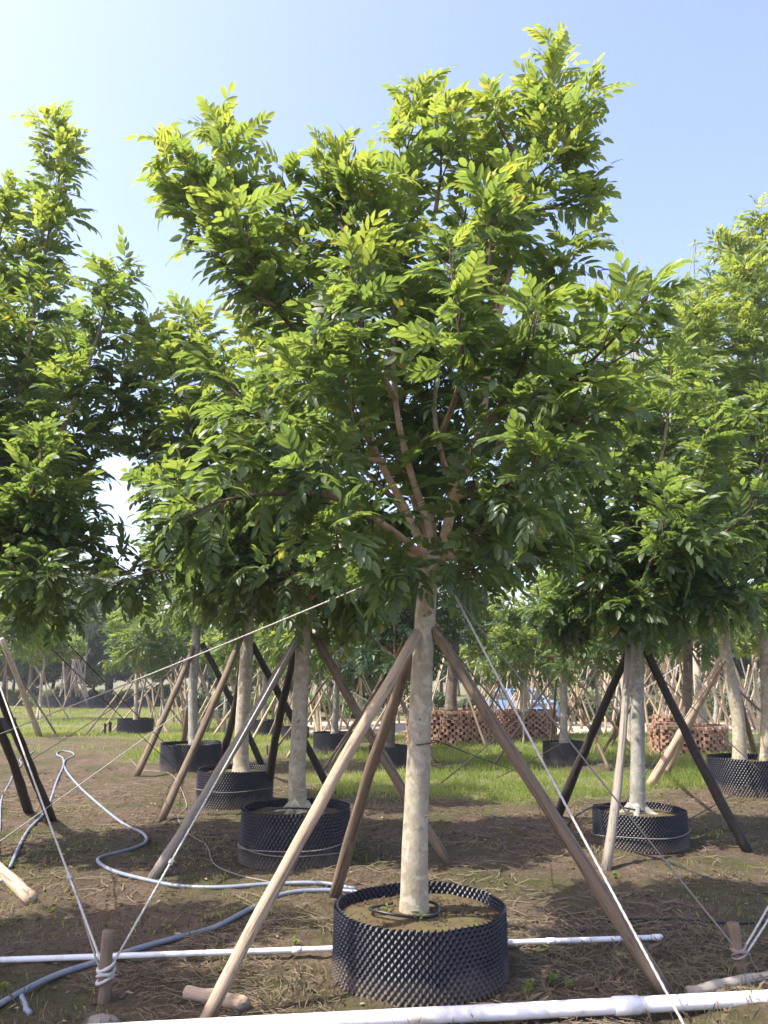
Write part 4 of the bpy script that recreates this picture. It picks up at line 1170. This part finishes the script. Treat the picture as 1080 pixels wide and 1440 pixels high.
# ------------------------------------------------------------------ far vegetation
def far_tree_mesh(seed, h, w, leaf, n, mat, clumps=26, flat=.8, zc=.62, zr=.38):
    r = np.random.default_rng(seed)
    cc = []
    while len(cc) < clumps:
        p = r.uniform(-1, 1, 3)
        if (p ** 2).sum() < 1: cc.append((p[0] * w / 2, p[1] * w / 2, h * zc + p[2] * h * zr, r.uniform(.45, 1.0) * w * .2))
    cc = np.array(cc)
    k = r.integers(0, clumps, n)
    d = r.normal(size=(n, 3)); d /= np.linalg.norm(d, axis=1)[:, None]
    rad = cc[k, 3] * r.uniform(.35, 1.12, n) ** .6
    pos = cc[k, :3] + d * rad[:, None] * np.array([1, 1, flat])
    nrm = d * .6 + r.normal(size=(n, 3)) * .6 + np.array([0, 0, .5]); nrm /= np.linalg.norm(nrm, axis=1)[:, None]
    t = np.cross(nrm, r.normal(size=(n, 3))); t /= np.linalg.norm(t, axis=1)[:, None]
    s = np.cross(nrm, t)
    ln = leaf * r.uniform(.7, 1.4, n)[:, None]
    v = np.stack([pos - t * ln, pos + s * ln * .42, pos + t * ln, pos - s * ln * .42], 1).reshape(-1, 3)
    f = np.arange(4 * n).reshape(n, 4)
    tint = np.repeat(r.uniform(0, 1, n), 4); age = np.repeat(np.clip(r.normal(.3, .2, n) + r.uniform(-.2, .3, clumps)[k], 0, 1), 4)
    return np_mesh('crown', v, f, mat, False, {'tint': tint, 'age': age})
def far_trunk_mesh(seed, h, rr, mat):
    r = random.Random(seed); mb = MB()
    pts = [Vector((r.gauss(0, .05), r.gauss(0, .05), h * t)) for t in (0, .2, .4, .62)]
    mb.tube(catmull(pts, 4), [rr * (1.2 - .08 * i) for i in range(13)], 8)
    for k in range(5):
        a = r.uniform(0, 6.28); p = pts[2].lerp(pts[3], r.random())
        mb.tube([p, p + Vector((math.cos(a) * h * .12, math.sin(a) * h * .12, h * .12)), p + Vector((math.cos(a) * h * .2, math.sin(a) * h * .2, h * .28))], [rr * .5, rr * .35, rr * .12], 6)
    return mb.mesh('trunk', mat)
FT = []
for i, (h, w, lf, n, mat) in enumerate([(6, 5, .13, 9000, M_LEAF_FAR), (7, 6, .14, 10000, M_LEAF_DARK), (5, 4.4, .11, 9000, M_LEAF_OLIVE), (6.5, 5, .14, 9000, M_LEAF_FAR)]):
    FT.append((far_tree_mesh(500 + i, h, w, lf, n, mat), far_trunk_mesh(600 + i, h, .12, M_BARK_DARK), h))
M_LEAF_BRIGHT = leaf_mat('leaf_bright', (.07, .12, .035), (.13, .19, .045), (.22, .27, .06), gloss=.5, trans=.5)
FT.append((far_tree_mesh(551, 4.4, 2.9, .1, 5000, M_LEAF_BRIGHT, 20, .8, .74, .24), far_trunk_mesh(651, 4.4, .085, M_BARK), 4.4))
FT.append((far_tree_mesh(552, 4.4, 2.6, .1, 5000, M_LEAF_FAR, 20, .8, .74, .24), far_trunk_mesh(652, 4.4, .08, M_BARK_GREY), 4.4))
def far_tree(px, Yk, hpx_top, kind, label, group=None, sx=1.0):
    c = P(px, 950, Yk); z0 = gz(c.x, Yk) - .05
    root = empty('background_tree', (c.x, Yk, z0), label, 'tree', group)
    me, tm, h = FT[kind]
    top = P(px, hpx_top, Yk).z - z0
    s = top / h
    root.scale = (s * sx, s * sx, s)
    root.rotation_euler.z = px * .7
    cr = link('crown', me, root); cr['kind'] = 'stuff'; cr.color = (0, (px * .137) % 1, 0, 1)
    link('trunk', tm, root)
far_tree(45, 55, 815, 2, 'grey green leafy tree behind the pole bundle at far left, left one')
far_tree(98, 54, 800, 2, 'grey green leafy tree rising over the pole bundle at far left')
far_tree(150, 56, 830, 0, 'light green tree right of the pole bundle at far left')
far_tree(8, 57, 820, 0, 'green tree at the far left edge behind the grey green ones')
far_tree(540, 33, 815, 1, 'dark round crowned tree far behind and left of the central trunk')
lab = 'distant tree in the tree line closing the nursery'
gl = 'distant tree line'
r = random.Random(23)
for px, Yk, tp, kd in ((228, 30, 862, 5), (318, 27, 868, 4), (392, 31, 865, 5), (448, 28, 860, 4), (508, 30, 850, 4), (690, 25, 845, 4), (768, 33, 862, 5), (838, 24, 842, 4), (866, 36, 870, 5), (930, 30, 855, 4), (1000, 33, 850, 5), (1062, 29, 845, 4), (60, 38, 868, 4)):
    far_tree(px, Yk, tp, kd, 'small ' + ('bright green' if kd == 4 else 'green') + ' far nursery tree, ' + where(px), 'small far nursery trees')
    c = P(px, 950, Yk)
    tripod(Vector((c.x, Yk, 0)), 2.0, 1.5, 'prop on the small far tree ' + where(px), 4, px, (M_WOOD, M_BAMBOO))
r = random.Random(17)
TONE = ['mid green', 'dark green', 'grey green', 'light green']
for k in range(26):
    px = -60 + k * 46 + r.uniform(-14, 14)
    kd = r.choice([0, 2, 3, 2, 0, 3, 1])
    far_tree(px, r.uniform(46, 62) + (12 if px < 300 else 0), r.uniform(850, 900), kd, 'distant ' + TONE[kd] + ' tree, ' + where(px), gl, 1.25)
for k in range(12):
    px = -40 + k * 100 + r.uniform(-30, 30)
    kd = r.choice([0, 1, 3])
    far_tree(px, r.uniform(66, 82), r.uniform(840, 880), kd, 'taller ' + TONE[kd] + ' far tree, ' + where(px), 'second distant tree line', 1.3)
# low shrubs at the foot of the tree line
SHR = [far_tree_mesh(700 + i, 1.7, 2.6, .07, 4000, [M_LEAF_FAR, M_LEAF_OLIVE, M_LEAF_DARK][i], 16) for i in range(3)]
for k in range(30):
    px = -40 + k * 39 + r.uniform(-12, 12); Yk = r.uniform(37, 45) + (16 if px < 300 else 0)
    c = P(px, 955, Yk)
    o = link('shrub', SHR[r.randrange(3)], None, (c.x, Yk, gz(c.x, Yk) - .45))
    o.scale = (1.2, 1.2, r.uniform(.7, 1.25)); o.rotation_euler.z = px; o.color = (0, r.random(), 0, 1)
    tagit(o, 'low shrub at the tree line foot, ' + where(px), 'shrub', 'low shrubs before the tree line')
# bare twiggy tree above the right crowns
def twig_tree(base, h, seed, label):
    r = random.Random(seed)
    root = empty('bare_tree', base, label, 'tree')
    mb = MB(); tips = []
    def grow(p, d, L, rad, depth):
        n = 4; pts = [p]
        for i in range(n):
            d = (d + Vector((r.gauss(0, .12), r.gauss(0, .12), .06))).normalized(); pts.append(pts[-1] + d * L / n)
        mb.tube(pts, [rad * (1 - .45 * i / n) for i in range(n + 1)], 5 if depth else 8, cap=False)
        if depth == 4: tips.extend(pts[2:]); return
        for k in range(4 if depth in (1, 2) else (3 if depth else 6)):
            q = pts[-1] if k == 0 else pts[r.randrange(2, n + 1)]
            a = r.uniform(0, 6.28); e = (d + Vector((math.cos(a), math.sin(a), .25)) * r.uniform(.35, .75)).normalized()
            grow(q, e, L * r.uniform(.6, .8), rad * .6, depth + 1)
    grow(Vector((0, 0, 0)), Vector((0, 0, 1)), h * .42, .12, 0)
    link('trunk', mb.mesh('trunk', M_BARK), root)
    V, F = [], []
    for t in tips:
        if r.random() < .55: continue
        c = np.array(tuple(t)); a = np.array([r.gauss(0, 1) for _ in range(3)]); a /= np.linalg.norm(a); b = np.cross(a, [r.gauss(0, 1) for _ in range(3)]); b /= np.linalg.norm(b)
        k = len(V); V += [c, c + a * .06 + b * .03, c + a * .13, c + a * .06 - b * .03]; F.append((k, k + 1, k + 2, k + 3))
    me = np_mesh('crown', np.array(V), np.array(F), M_LEAF_FAR, False, {'tint': np.random.rand(len(V)), 'age': np.full(len(V), .5)})
    cr = link('crown', me, root); cr['kind'] = 'stuff'
for px, top, Yk, sd in ((880, 330, 21, 3), (985, 350, 19, 8)):
    c = P(px, 950, Yk)
    twig_tree((c.x, Yk, gz(c.x, Yk)), P(px, top, Yk).z * .9, sd, 'nearly bare twiggy tree rising behind the right crowns, ' + ('left one' if px < 900 else 'right one'))

# ------------------------------------------------------------------ ground cover
def scatter_ok(x, y, pad=.02):
    ok = np.ones(len(x), bool)
    for c, R in ((pm, Rm), (p2, R2), (p3, R3), (p4, R4), (pR, RR), (pF, RF)):
        ok &= (x - c.x) ** 2 + (y - c.y) ** 2 > (R + pad) ** 2
    return ok
def in_view(x, y, m=.6):
    return np.abs(x) < y * .53 + m
# grass blades
def blades(n, y0, y1, hmin, hmax, wmul, name, label):
    y = y0 * (y1 / y0) ** rng.random(n) if True else None
    x = (rng.random(n) * 2 - 1) * (y * .54 + 1)
    e = grass_edge(x) + (vnoise(x * 1.1, y * 1.1, 12) - .5) * 2.2
    dens = np.clip((y - e) / .8, 0, 1) * (1 - .92 * np.clip((vnoise(x * .45 + 3, y * .45, 11) - .52) * 5, 0, 1)) * (.25 + .75 * vnoise(x * 2.4, y * 2.4, 14))
    keep = (rng.random(n) < dens) & scatter_ok(x, y) & ~((y > 25.5) & (x > -3.5))
    x, y = x[keep], y[keep]; m = len(x)
    z = ground_z(x, y)
    tuft = vnoise(x * 1.3, y * 1.3, 21)
    h = (hmin + (hmax - hmin) * rng.random(m)) * (.5 + tuft)
    w = .0035 * wmul * (y / 12)
    a = rng.random(m) * 6.283; lean = rng.normal(0, .45, m) * h
    b = rng.random(m) * 6.283
    dx, dy = np.cos(a) * w, np.sin(a) * w
    lx, ly = np.cos(b) * lean, np.sin(b) * lean
    v = np.stack([np.stack([x - dx, y - dy, z - .01], -1), np.stack([x + dx, y + dy, z - .01], -1),
                  np.stack([x + lx * .45 + dx * .6, y + ly * .45 + dy * .6, z + h * .6], -1), np.stack([x + lx, y + ly, z + h], -1)], 1).reshape(-1, 3)
    i = np.arange(m) * 4
    f = np.concatenate([np.stack([i, i + 1, i + 2], -1), np.stack([i, i + 2, i + 3], -1)])
    tint = np.repeat(rng.random(m), 4); age = np.repeat(np.clip(vnoise(x * .8, y * .8, 31) * 1.1 - .1 + rng.normal(0, .15, m), 0, 1), 4)
    o = link(name, np_mesh(name, v, f, M_GRASS, False, {'tint': tint, 'age': age})); o.color = (0, 0, 0, 1)
    tagit(o, label, 'grass', kind='stuff')
blades(420000, 9.5, 52, .03, .13, 1.2, 'grass', 'bright green grass growing between the rows of pots')
# straw, leaf litter and clods on the bare earth
def strips(n, region, lmin, lmax, w, mat, name, label, cat, zl=.02, clus=2.0, th=.45):
    x0, x1, y0, y1 = region
    x = rng.uniform(x0, x1, n); y = rng.uniform(y0, y1, n)
    keep = (vnoise(x * clus, y * clus, 41) > th) & scatter_ok(x, y, .05) & in_view(x, y)
    x, y = x[keep], y[keep]; m = len(x)
    L = rng.uniform(lmin, lmax, m); a = rng.random(m) * 6.283; bend = rng.normal(0, .5, m)
    pts = []
    for t in (-.5, 0., .5):
        px = x + np.cos(a + bend * t) * L * t; py = y + np.sin(a + bend * t) * L * t
        pz = ground_z(px, py) + .006 + rng.random(m) * zl
        pts.append((px, py, pz))
    wv = []
    for px, py, pz in pts:
        wx, wy_ = -np.sin(a) * w / 2, np.cos(a) * w / 2
        wv += [np.stack([px - wx, py - wy_, pz], -1), np.stack([px + wx, py + wy_, pz + .002], -1)]
    v = np.stack(wv, 1).reshape(-1, 3); i = np.arange(m) * 6
    f = np.concatenate([np.stack([i, i + 2, i + 3, i + 1], -1), np.stack([i + 2, i + 4, i + 5, i + 3], -1)])
    o = link(name, np_mesh(name, v, f, mat, False)); tagit(o, label, cat, kind='stuff')
strips(13000, (-3.2, 3.6, 3.6, 6), .04, .18, .0028, M_STRAW, 'straw', 'dry straw lying over the bare earth in the foreground', 'straw', th=.5)
strips(7000, (-6, 6, 5.5, 13), .08, .3, .007, M_STRAW, 'straw', 'dry stalks scattered over the earth further back', 'straw', th=.55)
def litter(n, region, s0, s1, mat, name, label, cat, th=.5, seed=51):
    x0, x1, y0, y1 = region
    x = rng.uniform(x0, x1, n); y = rng.uniform(y0, y1, n)
    keep = (vnoise(x * 1.4, y * 1.4, seed) > th) & scatter_ok(x, y, .05) & in_view(x, y)
    x, y = x[keep], y[keep]; m = len(x)
    s = rng.uniform(s0, s1, m); a = rng.random(m) * 6.283
    z = ground_z(x, y) + .008
    ca, sa = np.cos(a), np.sin(a)
    vs_ = []
    for (u, w_, up) in ((-1, 0, .1), (-.3, .42, .25), (.4, .36, .3), (1, 0, .35), (.4, -.36, .3), (-.3, -.42, .25), (.05, 0, .0)):
        h = up * s * rng.uniform(-.2, 1.4, m)
        vs_.append(np.stack([x + (u * ca - w_ * sa) * s, y + (u * sa + w_ * ca) * s, z + np.maximum(h, 0)], -1))
    v = np.stack(vs_, 1).reshape(-1, 3); i = np.arange(m) * 7
    f = np.concatenate([np.stack([i + k, i + (k + 1) % 6, i + 6], -1) for k in range(6)])
    o = link(name, np_mesh(name, v, f, mat, True)); tagit(o, label, cat, kind='stuff')
litter(7000, (-6.5, 6.5, 3.6, 15), .012, .036, M_LITTER, 'fallen_leaves', 'brown fallen leaves scattered over the earth', 'leaf litter')
litter(700, (-6.5, 6.5, 3.6, 14), .012, .032, M_PALE, 'fallen_leaves', 'pale dry fallen leaves scattered over the earth', 'leaf litter', .5, 57)
def stalks(n, region, h0, h1, mat, name, label, cat, seed, th=.5, w=.0022, age=None):
    x0, x1, y0, y1 = region
    x = rng.uniform(x0, x1, n); y = rng.uniform(y0, y1, n)
    k = (vnoise(x * 1.9, y * 1.9, seed) > th) & scatter_ok(x, y, .02) & in_view(x, y); x, y = x[k], y[k]; m = len(x)
    z = ground_z(x, y); h = rng.uniform(h0, h1, m) * rng.uniform(.4, 1, m)
    a = rng.random(m) * 6.283; b = rng.random(m) * 6.283; ln = np.abs(rng.normal(0, .7, m)) * h
    dx, dy = np.cos(a) * w, np.sin(a) * w; lx, ly = np.cos(b) * ln, np.sin(b) * ln
    v = np.stack([np.stack([x - dx, y - dy, z - .008], -1), np.stack([x + dx, y + dy, z - .008], -1), np.stack([x + lx * .4 + dx, y + ly * .4 + dy, z + h * .65], -1), np.stack([x + lx, y + ly, z + h], -1)], 1).reshape(-1, 3)
    i = np.arange(m) * 4
    f = np.concatenate([np.stack([i, i + 1, i + 2], -1), np.stack([i, i + 2, i + 3], -1)])
    o = link(name, np_mesh(name, v, f, mat, False, {'tint': np.repeat(rng.random(m), 4), 'age': np.full(4 * m, .3)})); o.color = (0, 0, 0, 1)
    tagit(o, label, cat, kind='stuff')
stalks(6000, (-3, 3.4, 3.6, 5.6), .03, .1, M_STRAW, 'dry_grass', 'short dry grass stalks standing in the foreground earth', 'grass', 61, .52, .0012)
stalks(16000, (-5, 5, 3.6, 11.5), .012, .05, M_GRASS, 'grass_sprouts', 'sparse low green sprouts on the bare earth', 'grass', 63, .58, .003)
# clods
def clods(n, region, s0, s1, mat, name, label, cat):
    x0, x1, y0, y1 = region
    x = rng.uniform(x0, x1, n); y = rng.uniform(y0, y1, n)
    k = scatter_ok(x, y, .04) & in_view(x, y); x, y = x[k], y[k]; m = len(x)
    s = s0 + (s1 - s0) * rng.random(m) ** 3
    z = ground_z(x, y)
    dirs = np.array([(1, 0, 0), (.3, .95, 0), (-.8, .6, 0), (-.8, -.6, 0), (.3, -.95, 0), (0, 0, .75)])
    v = np.stack([np.stack([x + d[0] * s * rng.uniform(.6, 1.2, m), y + d[1] * s * rng.uniform(.6, 1.2, m), z - .004 + d[2] * s * rng.uniform(.5, 1.1, m)], -1) for d in dirs], 1).reshape(-1, 3)
    i = np.arange(m) * 6
    f = np.concatenate([np.stack([i + q, i + (q + 1) % 5, i + 5], -1) for q in range(5)])
    o = link(name, np_mesh(name, v, f, mat, False)); tagit(o, label, cat, kind='stuff')
clods(34000, (-6, 6, 3.6, 12), .004, .03, M_CLOD, 'earth_clods', 'small clods of earth on the bare ground', 'soil')
# pale stone at the lower edge
def stone(px, py, s, label):
    p = GG(px, py); r = random.Random(px); v = []; n = 10; k = 6
    f = []
    for i in range(k + 1):
        for j in range(n):
            a = 2 * math.pi * j / n; e = math.pi * i / k
            q = s * r.uniform(.82, 1.12)
            v.append((q * 1.5 * math.sin(e) * math.cos(a), q * math.sin(e) * math.sin(a), q * .6 * math.cos(e)))
    for i in range(k):
        for j in range(n): f.append((i * n + j, (i + 1) * n + j, (i + 1) * n + (j + 1) % n, i * n + (j + 1) % n))
    o = link('stone', MB().add(v, f).mesh('stone', M_STONE), None, p + Vector((0, 0, s * .15)))
    tagit(o, label, 'stone')
stone(145, 1440, .06, 'pale rough stone at the bottom edge near the left stake')
# weeds
def weed(px, py, h, n, label, seed, on=None):
    r = random.Random(seed)
    p = on or GG(px, py)
    root = empty('weed', p, label, 'plant', 'small green weeds')
    st = MB(); V, F = [], []
    for k in range(n):
        a = r.uniform(0, 6.28); hh = h * r.uniform(.5, 1)
        d = Vector((math.cos(a) * .45, math.sin(a) * .45, 1))
        pts = [Vector((0, 0, -.01)), d * hh * .5, d * hh + Vector((0, 0, -.01))]
        st.tube(pts, .002, 4)
        for q in range(6):
            c = pts[1].lerp(pts[2], q / 5); b = r.uniform(0, 6.28)
            dv = Vector((math.cos(b), math.sin(b), r.uniform(.1, .6))).normalized(); sv = dv.cross(Vector((0, 0, 1))).normalized()
            L = r.uniform(.02, .04)
            i = len(V)
            V += [tuple(c), tuple(c + dv * L * .5 + sv * L * .28 + Vector((0, 0, .003))), tuple(c + dv * L), tuple(c + dv * L * .5 - sv * L * .28 + Vector((0, 0, .003)))]; F.append((i, i + 1, i + 2, i + 3))
    link('stem', st.mesh('stem', M_LEAF), root)
    o = link('foliage', np_mesh('foliage', np.array(V), np.array(F), M_LEAF, False, {'tint': np.random.rand(len(V)), 'age': np.full(len(V), .7)}), root); o['kind'] = 'stuff'
weed(738, 1402, .12, 6, 'low green weed right of the foreground pot beside the white pipe', 1)
weed(775, 1382, .10, 4, 'small pale weed between the foreground pot and the right pole', 2)
weed(800, 1388, .09, 4, 'small weed nearest the foot of the right pole', 3)
weed(235, 1312, .06, 3, 'tiny green weed beside the hose at lower left', 4)
weed(415, 1328, .06, 3, 'tiny green weed by the thin white pipe left of the foreground pot', 5)
weed(8, 1394, .07, 5, 'green weed at the lower left edge', 6)
weed(0, 0, .11, 3, 'pale young weed growing from the soil in front of the central trunk', 7, on=Vector((pm.x - .02, pm.y - .2, pm.z + .02)))
weed(0, 0, .06, 2, 'tiny weed on the foreground pot soil left of the trunk', 8, on=Vector((pm.x - .2, pm.y - .06, pm.z + .02)))
weed(866, 1236, .06, 5, 'low weed by the foot of the rough split pole', 9)

def crumbs(c, R, n, seed):
    r = random.Random(seed); mb = MB()
    for k in range(n):
        a = r.uniform(0, 6.28); q = R * .93 * math.sqrt(r.random()); sz = r.uniform(.004, .016)
        x, y = q * math.cos(a), q * math.sin(a)
        z = .035 * (1 - (q / R) ** 2) - .004
        v = [(x + sz * r.uniform(.6, 1.3) * math.cos(b), y + sz * r.uniform(.6, 1.3) * math.sin(b), z) for b in (0, 1.3, 2.5, 3.8, 5.0)] + [(x, y, z + sz * r.uniform(.6, 1.1))]
        mb.add(v, [(i, (i + 1) % 5, 5) for i in range(5)])
    return mb.mesh('soil_crumbs', M_CLOD, False)
for rt in [o for o in bpy.data.objects if o.name == 'tree_pot']:
    so = [c for c in rt.children if c.name.startswith('soil')][0]
    o = link('soil_crumbs', crumbs(pm, Rm, 900, 3), so); o['kind'] = 'stuff'

# ------------------------------------------------------------------ humid air
x0, x1, y0, y1 = gx[0] - 1, gx[-1] + 1, gy[0] - 1, gy[-1] + 1
hm = bpy.data.materials.new('humid_air'); hm.use_nodes = True
ht = hm.node_tree; ht.nodes.remove(ht.nodes['Principled BSDF'])
pv = ht.nodes.new('ShaderNodeVolumePrincipled')
pv.inputs['Color'].default_value = (.93, .95, .98, 1); pv.inputs['Density'].default_value = .0009; pv.inputs['Anisotropy'].default_value = .2
ht.links.new(pv.outputs[0], ht.nodes['Material Output'].inputs['Volume'])
hz = link('haze', MB().box(((x0 + x1) / 2, (y0 + y1) / 2, 7.7), (x1 - x0, y1 - y0, 18.4)).mesh('haze', hm, False))
tagit(hz, 'thin humid haze over the nursery', 'haze', kind='stuff')
